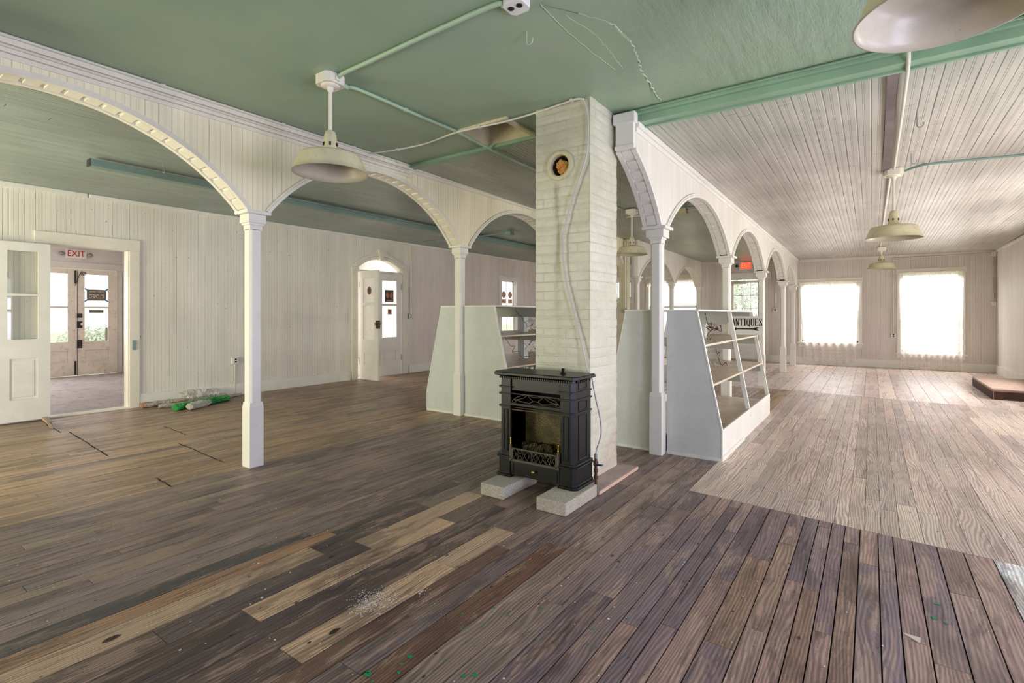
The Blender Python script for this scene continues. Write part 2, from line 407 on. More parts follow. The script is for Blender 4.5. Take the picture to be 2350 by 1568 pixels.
M['film_dirty'] = film('dirty_plastic_film', S(186,178,166), .22)
M['film_green'] = film('green_plastic_bag', S(40,150,70), .08)
# mottled yellowish ember screen at the back of the firebox
k = NT('ember_screen'); n = k.noise(k.coord(), 190, 2, .5); n2 = k.noise(k.coord(), 5, 3, .5)
v = k.mix(k.math('MULTIPLY', k.ramp(n, .42, .62), k.ramp(n2, .3, .6)), S(30,26,18), S(214,198,130)); k.bsdf(v, .4, spec=.5); M['ember'] = k.mat
k = NT('log_bark'); n = k.noise(k.scale((1,1,1)), 30, 4, .7); w = k.n('TexWave', bands_direction='X'); k.l(k.coord(), w.inputs[0]); w.inputs['Scale'].default_value = 16; w.inputs['Distortion'].default_value = 9; w.inputs['Detail'].default_value = 4
v = k.mix(k.math('MULTIPLY', w.outputs['Fac'], n), S(34,28,20), S(170,150,108)); k.bsdf(v, .8, k.bump(n, .6, .01)); M['log'] = k.mat
def emit(name, col, st):
    k = NT(name); e = k.n('Emission'); k.put(e.inputs[0], col); e.inputs[1].default_value = st; k.l(e.outputs[0], k.out.inputs[0]); return k.mat
M['exit_glow'] = emit('lit_exit_face', S(255,70,48), 1.15)
M['exit_letter'] = emit('lit_exit_letters', S(255,122,76), 1.2)
M['grass'] = paint('lawn', S(170,180,140), .9, .3, S(150,140,110), .4, scale=1.2)
M['leaf'] = paint('leaf_green', S(206,212,188), .7, .3, scale=2)
M['bark'] = paint('bark', S(110,96,84), .9, .2)
M['soot'] = paint('soot_grey', S(92,86,66), .8, .35, S(24,20,14), .7)
M['trash'] = paint('crumpled_yellow_paper', S(206,160,84), .7, .25, S(80,50,26), .6, scale=10)

# ------------------------------------------------------------------ fixed dimensions (metres; camera stands at x=y=0)
XL, XR, YB, YF = -8.75, 2.36, -2.6, 16.0
XA, XA2, XB = -4.53, -4.28, -1.70
WT = .14
ZG = 3.10                                   # plaster ceiling
Y0 = 4.22                                   # where the plaster stops

# ------------------------------------------------------------------ floor: individual boards in one mesh
class Floor:
    def __init__(s): s.B = MB(); s.tint = []
    def plank(s, x0, x1, ya0, ya1, yb0, yb1, col, m, gap, z=0.):
        g = gap/2; xa, xb = x0+g, x1-g; e = .0012
        dz = R.uniform(-.0008,.0008)+z; t = R.uniform(-.0006,.0006)
        n0 = len(s.B.f)
        s.B.add([(xa,ya0+e,dz),(xb,ya1+e,dz+t),(xb,yb1-e,dz+t),(xa,yb0-e,dz),
                 (xa,ya0+e,dz-.016),(xb,ya1+e,dz-.016),(xb,yb1-e,dz-.016),(xa,yb0-e,dz-.016)],
                [(0,1,2,3),(0,4,5,1),(1,5,6,2),(2,6,7,3),(3,7,4,0)], m)
        a = R.random()
        s.tint += [(*col[:3], a)]*(len(s.B.f)-n0)
F = Floor()
def jit(c, a=.13, hue=.03):
    k = 1+R.uniform(-a,a); return tuple(max(0,min(1,v*k*(1+R.uniform(-hue,hue)))) for v in c[:3])
def rows(x0, x1, wmin, wmax):
    xs = [x0]
    while xs[-1] < x1-wmax: xs.append(xs[-1]+R.uniform(wmin,wmax))
    xs.append(x1); return xs
def zone(xs, y_lo, y_hi, pal, m, gap, lmin, lmax, special=None):
    """special: {row index: [(y_a, y_b, colour)]} boards with a known place"""
    for i in range(len(xs)-1):
        a, b = xs[i], xs[i+1]; xm = (a+b)/2
        lo, hi = y_lo(xm), y_hi(xm); cuts = []
        base = R.choice(pal)
        sp = (special or {}).get(i, [])
        y = lo-R.uniform(0,lmax)
        segs = []
        while y < hi:
            l = R.uniform(lmin,lmax); segs.append((max(y,lo), min(y+l,hi), jit(R.choice(pal) if R.random()<.7 else base))); y += l
        for (sa,sb,sc) in sp:
            new = []
            for (p,q,cc) in segs:
                if q <= sa or p >= sb: new.append((p,q,cc)); continue
                if p < sa: new.append((p,sa,cc))
                if q > sb: new.append((sb,q,cc))
            new.append((max(sa,lo),min(sb,hi),sc)); segs = new
        for (p,q,cc) in segs:
            if q-p < .01: continue
            k0 = y_lo(a)-lo if abs(p-lo)<1e-6 else 0; k1 = y_lo(b)-lo if abs(p-lo)<1e-6 else 0
            e0 = y_hi(a)-hi if abs(q-hi)<1e-6 else 0; e1 = y_hi(b)-hi if abs(q-hi)<1e-6 else 0
            F.plank(a,b,p+k0,p+k1,q+e0,q+e1,cc,m,gap)
joint = lambda x: 3.875-.09*(x-.2)           # ragged line where the dark boards stop
joint2 = lambda x: 10.18-.11*x
LIFT=1.28
def up(l,k): return [tuple(min(1,c*k) for c in q[:3])+(1,) for q in l]
DARK = [S(106,88,86),S(100,84,85),S(94,79,82),S(114,93,87),S(100,86,89),S(109,88,82),S(90,77,80)]
DARKL = [S(102,87,82),S(96,83,80),S(107,91,83),S(91,79,78),S(113,96,86),S(100,87,84)]
BROWN = [S(128,104,82),S(119,97,78),S(136,110,86),S(112,91,75),S(124,104,88)]
PALE = [S(150,136,126),S(144,129,119),S(157,142,131),S(147,131,119),S(139,126,117)]
FAR = [S(196,176,164),S(188,168,156),S(204,184,172),S(180,162,150)]
TAN, TAN2, ORNG = S(206,172,142), S(192,162,136), S(166,128,100)
DARK=up(DARK,1.95); DARKL=up(DARKL,2.0); BROWN=up(BROWN,1.9); PALE=up(PALE,1.8); FAR=up(FAR,1.22)
# left wing
zone(rows(XL, XA, .075, .095), lambda x: YB, lambda x: YF, BROWN, 1, .003, 1.6, 3.6)
# dark middle strip, wide boards towards the front
xsL = rows(XA, -3.05, .08, .1)+[-2.93,-2.81,-2.69,-2.53,-2.37,-2.21,-2.09,-1.97,-1.81,-1.70,-1.57,-1.44,-1.29,-1.152]
iT = xsL.index(-2.81)
sp = {iT-1: [(.2,1.85,S(84,78,78))], iT: [(-.5,1.95,ORNG),(1.95,3.1,S(92,82,80))], iT+1: [(-.5,1.75,TAN2),(1.75,2.6,S(96,84,80))], iT+2: [(-.5,.9,S(112,92,84)),(.9,1.95,S(104,90,88)),(1.95,3.0,TAN2)],
      iT+3: [(.2,1.2,S(92,76,72)),(1.2,2.5,TAN),(2.5,3.2,S(122,102,90))], iT+4: [(.4,2.9,S(88,74,76))], iT+5: [(.2,2.6,S(104,86,80))], iT+6: [(.2,1.15,S(96,80,76)),(1.15,2.05,TAN),(2.05,2.6,TAN2)], iT+7: [(.2,2.4,S(116,88,76))], iT+9:[(.3,2.6,S(120,88,74))]}
zone(xsL, lambda x: YB, lambda x: 4.98+.05*x+.09, DARKL, 0, .005, 1.1, 3.0, sp)
zone(rows(XA, -1.152, .08, .1), lambda x: 4.98+.05*x+.09, lambda x: 10.3, BROWN, 1, .003, 1.6, 3.6)
zone(rows(XA, -1.152, .17, .21), lambda x: 10.3, lambda x: YF, FAR, 3, .004, 1.8, 4.0)
# dark boards at the right
xsR = [-1.152,-1.006,-.906,-.827,-.757,-.68,-.573,-.45,-.358,-.28,-.206,-.134,-.056,.034,.107,.199,.312,.429,.552,.675,.79,.9,1.02]
xsR += rows(1.02, XR, .08, .12)[1:]
iW = xsR.index(.552)
zone(xsR, lambda x: YB, joint, DARK, 0, .0055, .9, 2.6, {iW: [(2.75,3.84,S(238,240,240))], xsR.index(-.45): [(2.4,3.4,S(150,124,108))], xsR.index(-.28): [(1.9,2.9,S(140,112,96))], xsR.index(-.573): [(2.2,3.1,S(146,118,98))], xsR.index(-.134): [(2.0,3.5,S(132,106,92))]})
zone(rows(-1.152, 1.05, .07, .12)+[1.16,1.27]+rows(1.38, XR, .09, .12), joint, joint2, PALE, 2, .0022, 1.5, 4.5)
zone(rows(-1.152, XR, .19, .23), joint2, lambda x: YF, FAR, 3, .004, 1.8, 4.0)
for (kx,ky,kr) in ((-1.878,1.347,.021),(-2.60,.78,.026),(-2.47,1.75,.012),(-1.90,1.24,.008)):
    n0 = len(F.B.f)
    F.B.add([(kx+kr*.62*math.cos(2*PI*i/14)*R.uniform(.85,1.15), ky+kr*1.25*math.sin(2*PI*i/14)*R.uniform(.85,1.15), .0016) for i in range(14)],[tuple(range(14))],5)
    F.tint += [(.05,.03,.025,.3)]*(len(F.B.f)-n0)
for (ax,ay,bx_,by) in ((-7.55,1.87,-5.97,1.765),(-5.95,2.363,-4.84,2.30),(-4.84,1.758,-4.50,1.738),(-7.0,2.62,-6.3,2.58),(-8.3,1.83,-7.6,1.80)):
    n0 = len(F.B.f); P = []
    for i in range(13):
        q = i/12; P.append((ax+(bx_-ax)*q, ay+(by-ay)*q+R.uniform(-.005,.005)))
    for p, q in zip(P, P[1:]):
        w0 = R.uniform(.003,.008); w1 = R.uniform(.003,.008)
        F.B.add([(p[0],p[1]-w0,.0016),(q[0],q[1]-w1,.0016),(q[0],q[1]+w1,.0016),(p[0],p[1]+w0,.0016)],[(0,1,2,3)],4)
    F.tint += [(.02,.015,.015,0)]*(len(F.B.f)-n0)
n0 = len(F.B.f)
F.B.box(XL-.14, XR+.14, YB-.14, YF+.14, -.06, -.014, 4)
F.tint += [(.02,.015,.015,0)]*(len(F.B.f)-n0)
M['floor_dark'] = wood('dark_floor_boards', .75, 9., .42, .5, .42, .36, S(176,148,130), streak=.42, paintd=.45)
M['floor_brown'] = wood('brown_floor_boards', .75, 9., .4, .5, .40, .35, S(186,156,128), streak=.6, paintd=.3)
M['floor_pale'] = wood('pale_grain_boards', .52, 10., .22, .4, .46, .6, S(206,188,174), streak=.35, paintd=.15)
M['floor_far'] = wood('far_wide_boards', .45, 5., .12, .45, .34, .4, S(226,214,206), streak=.25, paintd=.18)
M['knot'] = paint('dark_knot', S(52,38,32), .5, .4, scale=40)
M['subfloor'] = paint('gap_dirt', S(22,17,16), .9, .2)
fl = F.B.build('floor', [M['floor_dark'],M['floor_brown'],M['floor_pale'],M['floor_far'],M['subfloor'],M['knot']], recalc=False)
struct(fl)
ca = fl.data.color_attributes.new('tint', 'FLOAT_COLOR', 'CORNER')
for p, c in zip(fl.data.polygons, F.tint):
    for li in p.loop_indices: ca.data[li].color = c

# ------------------------------------------------------------------ ceilings
B = MB(); hx0,hx1,hy0,hy1 = -3.22,-2.68,3.675,4.18
xs = [XA+.0, hx0, hx1, XR]; ys = [YB, hy0, hy1, Y0]
for i in range(3):
    for j in range(3):
        if i==1 and j==1: continue
        B.box(xs[i],xs[i+1],ys[j],ys[j+1],ZG,ZG+.05)
# raised plaster patch with ragged cracks
def ribbon(pts, w, z0, z1, m):
    for a, b in zip(pts, pts[1:]):
        d = Vector((b[0]-a[0], b[1]-a[1], 0)).normalized(); n = Vector((-d.y, d.x, 0))*w/2
        A = Vector((*a,0)); C = Vector((*b,0))
        vs = [A-n,A+n,C+n,C-n]
        B.add([(p.x,p.y,z0) for p in vs]+[(p.x,p.y,z1) for p in vs], [(0,1,2,3),(7,6,5,4),(0,4,5,1),(1,5,6,2),(2,6,7,3),(3,7,4,0)], m)
def jag(pts, n=10, a=.012):
    out = []
    for p, q in zip(pts, pts[1:]):
        for k in range(n):
            t=k/n; out.append((p[0]+(q[0]-p[0])*t+R.uniform(-a,a), p[1]+(q[1]-p[1])*t+R.uniform(-a,a)*.5))
    return out+[pts[-1]]
ca1 = [(-1.52,2.43),(-1.53,2.69),(-1.515,3.08),(-1.49,3.39),(-1.50,3.72),(-1.476,4.12)]
cb1 = [(-1.377,2.63),(-1.27,2.82),(-1.25,3.04),(-1.276,3.25),(-1.34,3.5),(-1.364,3.73),(-1.40,4.1)]
pl = jag(ca1,6,.006); pr = jag(cb1,6,.006)
for i in range(min(len(pl),len(pr))-1):
    a,b,c_,d = pl[i],pl[i+1],pr[i+1],pr[i]
    B.add([(*a,ZG-.001),(*b,ZG-.001),(*c_,ZG-.006),(*d,ZG-.006),(*a,ZG+.01),(*b,ZG+.01),(*c_,ZG+.01),(*d,ZG+.01)],[(0,1,2,3),(0,4,5,1),(2,6,7,3)],0)
ribbon(jag(cb1[1:5],12,.008), .007, ZG-.007, ZG+.002, 1)
ribbon(jag(cb1[4:],10,.008), .005, ZG-.007, ZG+.002, 1)
ribbon(jag(ca1[:4],10,.004), .004, ZG-.003, ZG+.002, 1)
ribbon(jag([(-1.45,2.6),(-1.40,2.9),(-1.41,3.15),(-1.44,3.4)],10,.006), .004, ZG-.004, ZG+.002, 1)
struct(B.build('ceiling', [M['green'], M['crack_light']], recalc=True))
def slab(name, x0, x1, y0, y1, z00, z10, z11, z01, mat, t=.05):
    B = MB(); p = [(x0,y0,z00),(x1,y0,z10),(x1,y1,z11),(x0,y1,z01)]
    B.add(p+[(a,b,c+t) for a,b,c in p], [(0,3,2,1),(4,5,6,7),(0,1,5,4),(1,2,6,5),(2,3,7,6),(3,0,4,7)])
    return struct(B.build(name, mat))
ZRn, ZRf = 3.03, 2.85
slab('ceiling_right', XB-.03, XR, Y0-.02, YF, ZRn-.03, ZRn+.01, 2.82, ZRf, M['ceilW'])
slab('ceiling_middle', XA, XB-.03, Y0-.02, YF, 3.085, ZRn+.02, ZRf, 2.945, M['ceilC'])
slab('ceiling_left', XL, XA, YB, YF, 3.0, 3.06, 3.03, 3.0, M['ceilL'])
# trim board where plaster meets boards
B = MB()
B.box(XA+.06, -2.33, Y0-.06, Y0+.05, ZG-.035, ZG+.0)
B.box(-1.83, XR, Y0-.03, Y0+.08, 3.0, ZG-.02); B.box(-1.83, XR, Y0-.07, Y0-.02, ZG-.045, ZG); B.box(-1.83, XR, Y0+.07, Y0+.10, 2.985, 3.06)
B.tube([(-1.8,Y0-.085,ZG-.014),(XR,Y0-.085,ZG-.014)], .009, 8)
struct(B.build('trim_1', M['trim_green'], bevel=.004))
# hatch pit and its frame
B = MB(); t=.02
for (a,b,c,d) in ((hx0-t,hx0+.004,hy0,hy1),(hx1-.004,hx1+t,hy0,hy1),(hx0-t,hx1+t,hy0-t,hy0+.004),(hx0-t,hx1+t,hy1-.004,hy1+t)): B.box(a,b,c,d,ZG-.004,ZG+.36)
B.box(hx0-t,hx1+t,hy0-t,hy1+t,ZG+.36,ZG+.38)
B.box(hx0-.02,hx1+.06,hy0-.045,hy0,ZG-.022,ZG); B.box(hx1,hx1+.05,hy0,hy1,ZG-.022,ZG); B.box(hx0-.03,hx0,hy0,hy1,ZG-.012,ZG)
struct(B.build('trim_2', M['cream'], bevel=.003))

# ------------------------------------------------------------------ walls
def wall(name, axis, c0, c1, u0, u1, z0, z1, ops, mats, split=None):
    B = MB()
    mp = (lambda u,t,z: (t,u,z)) if axis == 'x' else (lambda u,t,z: (u,t,z))
    if split is None: B.holes(u0,u1,z0,z1,ops,mp,c0,c1)
    else:
        B.holes(u0,split,z0,z1,[o for o in ops if o[0]<split],mp,c0,c1,0); B.holes(split,u1,z0,z1,[o for o in ops if o[0]>=split],mp,c0,c1,1)
    return B
DW = (1.95,2.83,-.02,2.28)                  # doorway to the porch
AW = (6.81,8.07,-.02,2.56)                  # arched doorway
WW = (11.88,12.62,.80,2.36)
B = wall('wall_left','x',XL-WT,XL,YB,YF+WT,0,3.06,[DW,AW,WW],None,8.33)
# fill of the arched head (segment arch)
yc=(AW[0]+AW[1])/2; hs=(AW[1]-AW[0])/2; rise=.24; zs=2.31; RR=(hs*hs+rise*rise)/(2*rise)
za = lambda y: zs+rise-RR+math.sqrt(max(0,RR*RR-(y-yc)**2))
N=24
for i in range(N):
    a=AW[0]+(AW[1]-AW[0])*i/N; b=AW[0]+(AW[1]-AW[0])*(i+1)/N
    B.add([(XL,a,za(a)),(XL,b,za(b)),(XL,b,2.56),(XL,a,2.56),(XL-WT,a,za(a)),(XL-WT,b,za(b)),(XL-WT,b,2.56),(XL-WT,a,2.56)],[(0,1,2,3),(7,6,5,4),(0,4,5,1)],0)
struct(B.build('wall_left',[M['beadL'],M['beadLf']],recalc=False))
R1=(-1.56,-.26,.60,2.2); R2=(.60,1.75,.40,2.36); XD=(-3.38,-2.52,-.02,2.36); WL=(-5.86,-4.34,.72,2.46); W1=(-7.5,-6.46,1.86,2.46)
B = wall('wall_far','y',YF,YF+WT,XL-WT,XR+WT,0,3.06,[R1,R2,XD,WL,W1],None)
struct(B.build('wall_far',M['beadF'],recalc=False))
RO=[(-1.9,-1.0,.6,2.3),(.3,1.7,.5,2.4),(2.5,3.8,.5,2.4),(4.9,6.1,.6,2.4),(8.0,9.2,.6,2.4),(10.4,12.5,.5,2.4)]  # all out of view; the last three are added to light the right wing
B = wall('wall_right','x',XR,XR+WT,YB,YF+WT,0,3.1,RO,None)
struct(B.build('wall_right',M['beadR'],recalc=False))
BO=[(-8.0,-6.6,.5,2.5),(-6.1,-4.9,.5,2.5)]
B = wall('wall_back','y',YB-WT,YB,XL-WT,XR+WT,0,3.1,BO,None)
struct(B.build('wall_back',M['beadF'],recalc=False))

# baseboards and crown strips
B = MB()
for a,b in ((YB,1.82),(2.96,6.64),(8.27,YF)): B.box(XL,XL+.022,a,b,0,.19); B.box(XL,XL+.03,a,b,0,.03)
struct(B.build('baseboard_left', M['white'], bevel=.004))
B = MB()
for a,b in ((XL,-3.52),(-2.38,XR)): B.box(a,b,YF-.025,YF,0,.2)
struct(B.build('baseboard_far', M['white'], bevel=.004))
B = MB(); B.box(XR-.025,XR,YB,YF,0,.2); struct(B.build('baseboard_right', M['white'], bevel=.004))
B = MB(); B.box(XL,XL+.03,YB,2.35,2.94,3.0); B.box(XL,XL+.035,2.37,YF,2.95,3.0)
struct(B.build('trim_3', M['white'], bevel=.006))
B = MB(); B.box(XL,XB-.2,YF-.03,YF,2.86,2.95); B.box(XB+.1,XR,YF-.03,YF,2.78,2.86); B.box(XR-.03,XR,Y0+.1,YF,2.79,2.84)
struct(B.build('trim_4', M['white'], bevel=.006))

# ------------------------------------------------------------------ arcades
trim_no = [4]
def sweep(B, path, nrm, prof, x0, m=0):
    """path/nrm in the y-z plane; prof: closed (x, n) loop, x added to x0"""
    n=len(prof); vs=[]
    for (y,z),(ny,nz) in zip(path,nrm):
        for (x,q) in prof: vs.append((x0+x, y+ny*q, z+nz*q))
    fs=[]
    for i in range(len(path)-1):
        for k in range(n): fs.append((i*n+k,i*n+(k+1)%n,(i+1)*n+(k+1)%n,(i+1)*n+k))
    fs += [tuple(range(n)), tuple(range((len(path)-1)*n,len(path)*n))[::-1]]
    B.add(vs,fs,m)
def arcade(name, x, th, bays, y_end0, y_end1, ztop, mat, slat_gap, lit_trim):
    """bays: (ya, yb, spring z, apex z, visible y from, to)"""
    B = MB(); segs=[]; y=y_end0
    for (ya,yb,zs,zp,va,vb) in bays:
        if va>y: segs.append((y,va,None))
        segs.append((va,vb,(ya,yb,zs,zp))); y=vb
    if y<y_end1: segs.append((y,y_end1,None))
    a,b = x-th/2, x+th/2
    for (p,q,arc) in segs:
        if arc is None:
            zb = 2.0; prev=[s for s in bays if abs(s[5]-p)<1e-6 or abs(s[4]-q)<1e-6]
            zb = min([s[2] for s in prev]) if prev else 0
            n=1; f=lambda yy: zb
        else:
            ya,yb,zs,zp=arc; c=(ya+yb)/2; h=(yb-ya)/2; r=zp-zs; rad=(h*h+r*r)/(2*r); n=30
            f=lambda yy: zs+r-rad+math.sqrt(max(0,rad*rad-(yy-c)**2))
        for i in range(n):
            u=p+(q-p)*i/n; v=p+(q-p)*(i+1)/n
            B.add([(b,u,f(u)),(b,v,f(v)),(b,v,ztop(v)),(b,u,ztop(u))],[(0,1,2,3)],0)
            B.add([(a,u,f(u)),(a,v,f(v)),(a,v,ztop(v)),(a,u,ztop(u))],[(3,2,1,0)],0)
            B.add([(a,u,f(u)),(a,v,f(v)),(b,v,f(v)),(b,u,f(u))],[(0,1,2,3)],1)
    B.add([(a,y_end0,bays[0][2] if not name.endswith('right') else 2.78),(b,y_end0,bays[0][2] if not name.endswith('right') else 2.78),(b,y_end0,ztop(y_end0)),(a,y_end0,ztop(y_end0))],[(0,1,2,3)],1)
    w = struct(B.build(name,[mat,M['white']],recalc=False))
    for (ya,yb,zs,zp,va,vb) in bays:
        c=(ya+yb)/2; h=(yb-ya)/2; r=zp-zs; rad=(h*h+r*r)/(2*r); zc=zp-rad
        t0=math.atan2(va-c, math.sqrt(max(0,rad*rad-(va-c)**2))); t1=math.atan2(vb-c, math.sqrt(max(0,rad*rad-(vb-c)**2)))
        n=40; path=[];nr=[]
        for i in range(n+1):
            t=t0+(t1-t0)*i/n; path.append((c+rad*math.sin(t), zc+rad*math.cos(t))); nr.append((-math.sin(t),-math.cos(t)))
        T=MB(); e=th/2
        for sgn in (1,-1):
            lo,hi=(e,e+.016) if sgn>0 else (-e-.016,-e)
            sweep(T,path,nr,[(lo,-.026),(hi,-.026),(hi,-.006),(lo,-.006)],x)
            lo,hi=(e-.02,e+.022) if sgn>0 else (-e-.022,-e+.02)
            sweep(T,path,nr,[(lo,-.008),(hi,-.008),(hi,.018),(lo,.018)],x)
        L=rad*(t1-t0); k=max(4,int(L/slat_gap))
        for i in range(k):
            ta=t0+(t1-t0)*(i+.06)/k; tb=t0+(t1-t0)*(i+.80)/k
            pp=[(c+rad*math.sin(t), zc+rad*math.cos(t)) for t in (ta,(ta+tb)/2,tb)]; nn=[(-math.sin(t),-math.cos(t)) for t in (ta,(ta+tb)/2,tb)]
            d=R.uniform(.012,.018)
            sweep(T,pp,nn,[(-e+.026,-.004),(e-.026,-.004),(e-.026,d),(-e+.026,d)],x)
        trim_no[0]+=1
        struct(T.build('trim_%d'%trim_no[0],M[lit_trim]))
    return w
ya=[-.42,2.40,5.215,8.0,10.79]; g=.085
baysA=[(YB,ya[0]-g,2.27,2.9,YB,ya[0]-g)]+[(p+g,q-g,2.275,2.90 if p<0 else 2.93,p+g,q-g) for p,q in zip(ya,ya[1:])]
ztA=lambda y: 3.07+min(.03,max(0,(y-0)*.006)) if y<Y0 else 3.095
ztA_=lambda y: 3.12
arcade('wall_arcade_left', XA, .17, baysA, YB, 10.79, ztA_, M['beadA'], .105, 'white_old')
ya2=[10.79,13.36,15.95]
arcade('wall_arcade_left_rear', XA2, .15, [(p+g,q-g,2.2,2.70,p+g,q-g) for p,q in zip(ya2,ya2[1:])], 10.79, YF, lambda y: 3.05, M['beadB'], .1, 'white_old')
yb_=[4.875,7.765,10.634,13.533,15.36]; XBW=-1.715
zB=[2.205,2.19,2.17,2.14,2.11]
baysB=[(2.05,4.785,2.205,2.93,4.13,4.785)]
for i,(p,q) in enumerate(zip(yb_,yb_[1:])):
    zp=2.74-.012*i if i<3 else 2.55
    baysB.append((p+g,q-g,zB[i],zp,p+g,q-g))
ztB=lambda y: 3.06 if y<Y0 else 2.99-(y-4.2)*.0115+.02
arcade('wall_arcade_right', XBW, .14, baysB, 4.13, YF, ztB, M['beadB'], .12, 'white')
# crown mouldings on the arcades
B=MB(); xf=XA+.085
B.box(xf,xf+.03,YB,Y0,3.0,ZG); B.box(xf,xf+.055,YB,Y0,3.045,ZG); B.box(xf,xf+.012,YB,Y0,2.965,3.0)
B.box(xf,xf+.022,Y0,10.7,3.02,3.10); B.box(xf,xf+.04,Y0,10.7,3.06,3.10)
trim_no[0]+=1; struct(B.build('trim_%d'%trim_no[0],M['white_old'],bevel=.006))
B=MB(); xf=XBW+.07
for k in range(1):
    def band(x0,x1,za,zb_):
        ya_,yb2=4.16,YF; f=lambda y: 3.0-(y-4.2)*.0125
        vs=[(x0,ya_,f(ya_)+za),(x1,ya_,f(ya_)+za),(x1,ya_,f(ya_)+zb_),(x0,ya_,f(ya_)+zb_)]; vs2=[(x0,yb2,f(yb2)+za),(x1,yb2,f(yb2)+za),(x1,yb2,f(yb2)+zb_),(x0,yb2,f(yb2)+zb_)]
        B.add(vs+vs2,[(0,1,2,3),(7,6,5,4),(0,4,5,1),(1,5,6,2),(2,6,7,3),(3,7,4,0)])
    band(xf,xf+.035,-.045,.0); band(xf,xf+.016,-.085,-.045)
trim_no[0]+=1; struct(B.build('trim_%d'%trim_no[0],M['white'],bevel=.005))
# end post of the right arcade next to the chimney
B=MB(); B.box(XBW-.085,XBW+.078,4.10,4.15,2.80,3.0); B.box(XBW-.1,XBW+.095,4.08,4.16,2.98,3.07); B.box(XBW-.09,XBW+.085,4.09,4.155,2.765,2.80)
trim_no[0]+=1; struct(B.build('trim_%d'%trim_no[0],M['white'],bevel=.006))

# ------------------------------------------------------------------ columns
def octagon(h, c): return [(-h+c,-h),(h-c,-h),(h,-h+c),(h,h-c),(h-c,h),(-h+c,h),(-h,h-c),(-h,-h+c)]
def make_column(zcap, hb, hs, hc, zbase, label, loc, mat):
    t = thing('column', label, 'column', loc, 0, 'columns of the arcades')
    B=MB(); B.box(-hb,hb,-hb,hb,0,zbase)
    o1=[(-hb,-hb),(hb,-hb),(hb,hb),(-hb,hb)]
    B.add([(x,y,zbase) for x,y in o1]+[(x*hs/hb*1.02,y*hs/hb*1.02,zbase+.045) for x,y in o1],[(0,1,5,4),(1,2,6,5),(2,3,7,6),(3,0,4,7),(4,5,6,7)])
    B.build('base',mat,t,.004)
    B=MB(); B.prism(octagon(hs,hs*.36), lambda p:(p[0],p[1],zbase+.02), lambda p:(p[0],p[1],zcap-.16)); B.box(-hs,hs,-hs,hs,zcap-.17,zcap-.11)
    B.build('shaft',mat,t,.003)
    B=MB(); B.box(-hs-.012,hs+.012,-hs-.012,hs+.012,zcap-.125,zcap-.105); B.box(-hc+.03,hc-.03,-hc+.03,hc-.03,zcap-.107,zcap-.03); B.box(-hc,hc,-hc,hc,zcap-.03,zcap)
    B.build('capital',mat,t,.005)
    return t
cA=make_column(2.275,.064,.057,.11,.53,'white octagonal column nearest the camera, standing alone on the left',(XA,ya[1],0),M['white'])
dup(cA,(XA,ya[2],0),'white octagonal column standing against the left display shelf')
dup(cA,(XA,ya[3],0),'white octagonal column of the left arcade, hidden mostly by the brick chimney')
dup(cA,(XA,ya[0],0),'white octagonal column of the left arcade beside the camera, out of the frame')
for y,lab in ((13.36,'small pale column of the rear left arcade, between the two bright arches'),(15.93,'small pale half column of the rear left arcade, against the end wall'),(10.93,'small pale column of the rear left arcade, just behind the square green post')):
    dup(cA,(XA2,y,0),lab,scale=(.9,.9,2.2/2.275))
cB=make_column(2.205,.062,.055,.118,.56,'white octagonal column standing against the right display shelf',(XB,yb_[0],0),M['white'])
for y,z,lab in ((yb_[1],zB[1],'white column seen through the shelves of the right display'),(yb_[2],zB[2],'white column just past the far end of the right display, left of the far window wall'),(yb_[3],zB[3],'small white column with a square foot on the pale boards, third arch from the end wall'),(yb_[4],zB[4],'farthest white column of the right arcade, beside the left lace curtain')):
    dup(cB,(XB,y,0),lab,scale=(1,1,z/2.205))
t=thing('post','square greenish post with a conduit and outlet, behind the right display','post',(-4.44,10.62,0))
B=MB(); B.box(-.095,.095,-.09,.07,0,3.0); B.build('shaft',M['cream'],t,.006)
B=MB(); B.tube([(.05,-.1,1.5),(.05,-.1,2.95)],.012); B.tube([(.02,-.1,1.5),(-.0,-.1,2.9)],.009); B.build('conduit',M['conduit_pale'],t)
B=MB(); B.box(-.01,.09,-.135,-.09,1.39,1.47); B.build('outlet_box',M['steel'],t,.004)

# ------------------------------------------------------------------ chimney (real brick relief)
cx0,cx1,cy0,cy1=-2.345,-1.83,3.68,4.2
fc=(-2.105,2.59); fr=.098
def relief(u, z, face):
    row=int(z//.078); off=.11 if row%2 else 0; du=((u+off+face*.07)%.215); dz=z%.078
    w=.012
    rr=random.Random(row*131+int((u+off+face*.07)//.215)*17+face*7)
    base=rr.uniform(-.005,.003)
    e=min(du,.215-du,dz,.078-dz)
    k=min(1,e/w); k=k*k*(3-2*k)
    n=noise.noise(Vector((u*14,z*14,face*3.1)))*.0035+noise.noise(Vector((u*45,z*45,face)))*.0015
    return -.006*(1-k)+base*.7*k+n
B=MB(); st=.0135; zn=int((ZG-.03)/st)
def face(u0,u1,fi,fn,hole=False):
    nu=int((u1-u0)/st); o=len(B.v); vs=[]
    for j in range(zn+1):
        z=.03+(ZG-.03)*j/zn
        for i in range(nu+1):
            u=u0+(u1-u0)*i/nu
            d=relief(u,z,fi)
            if i in (0,nu): d=min(d,0)*.5+noise.noise(Vector((3,z*9,2)))*.004
            vs.append(fn(u,z,d))
    fs=[]
    for j in range(zn):
        z=.03+(ZG-.03)*(j+.5)/zn
        for i in range(nu):
            u=u0+(u1-u0)*(i+.5)/nu
            if hole and (u-fc[0])**2+(z-fc[1])**2<(fr+.01)**2: continue
            a=j*(nu+1)+i; fs.append((a,a+1,a+nu+2,a+nu+1))
    B.add(vs,fs,0,True)
face(cx0,cx1,0,lambda u,z,d:(u,cy0-d,z),True)
face(cy0,cy1,1,lambda u,z,d:(cx1+d,u,z))
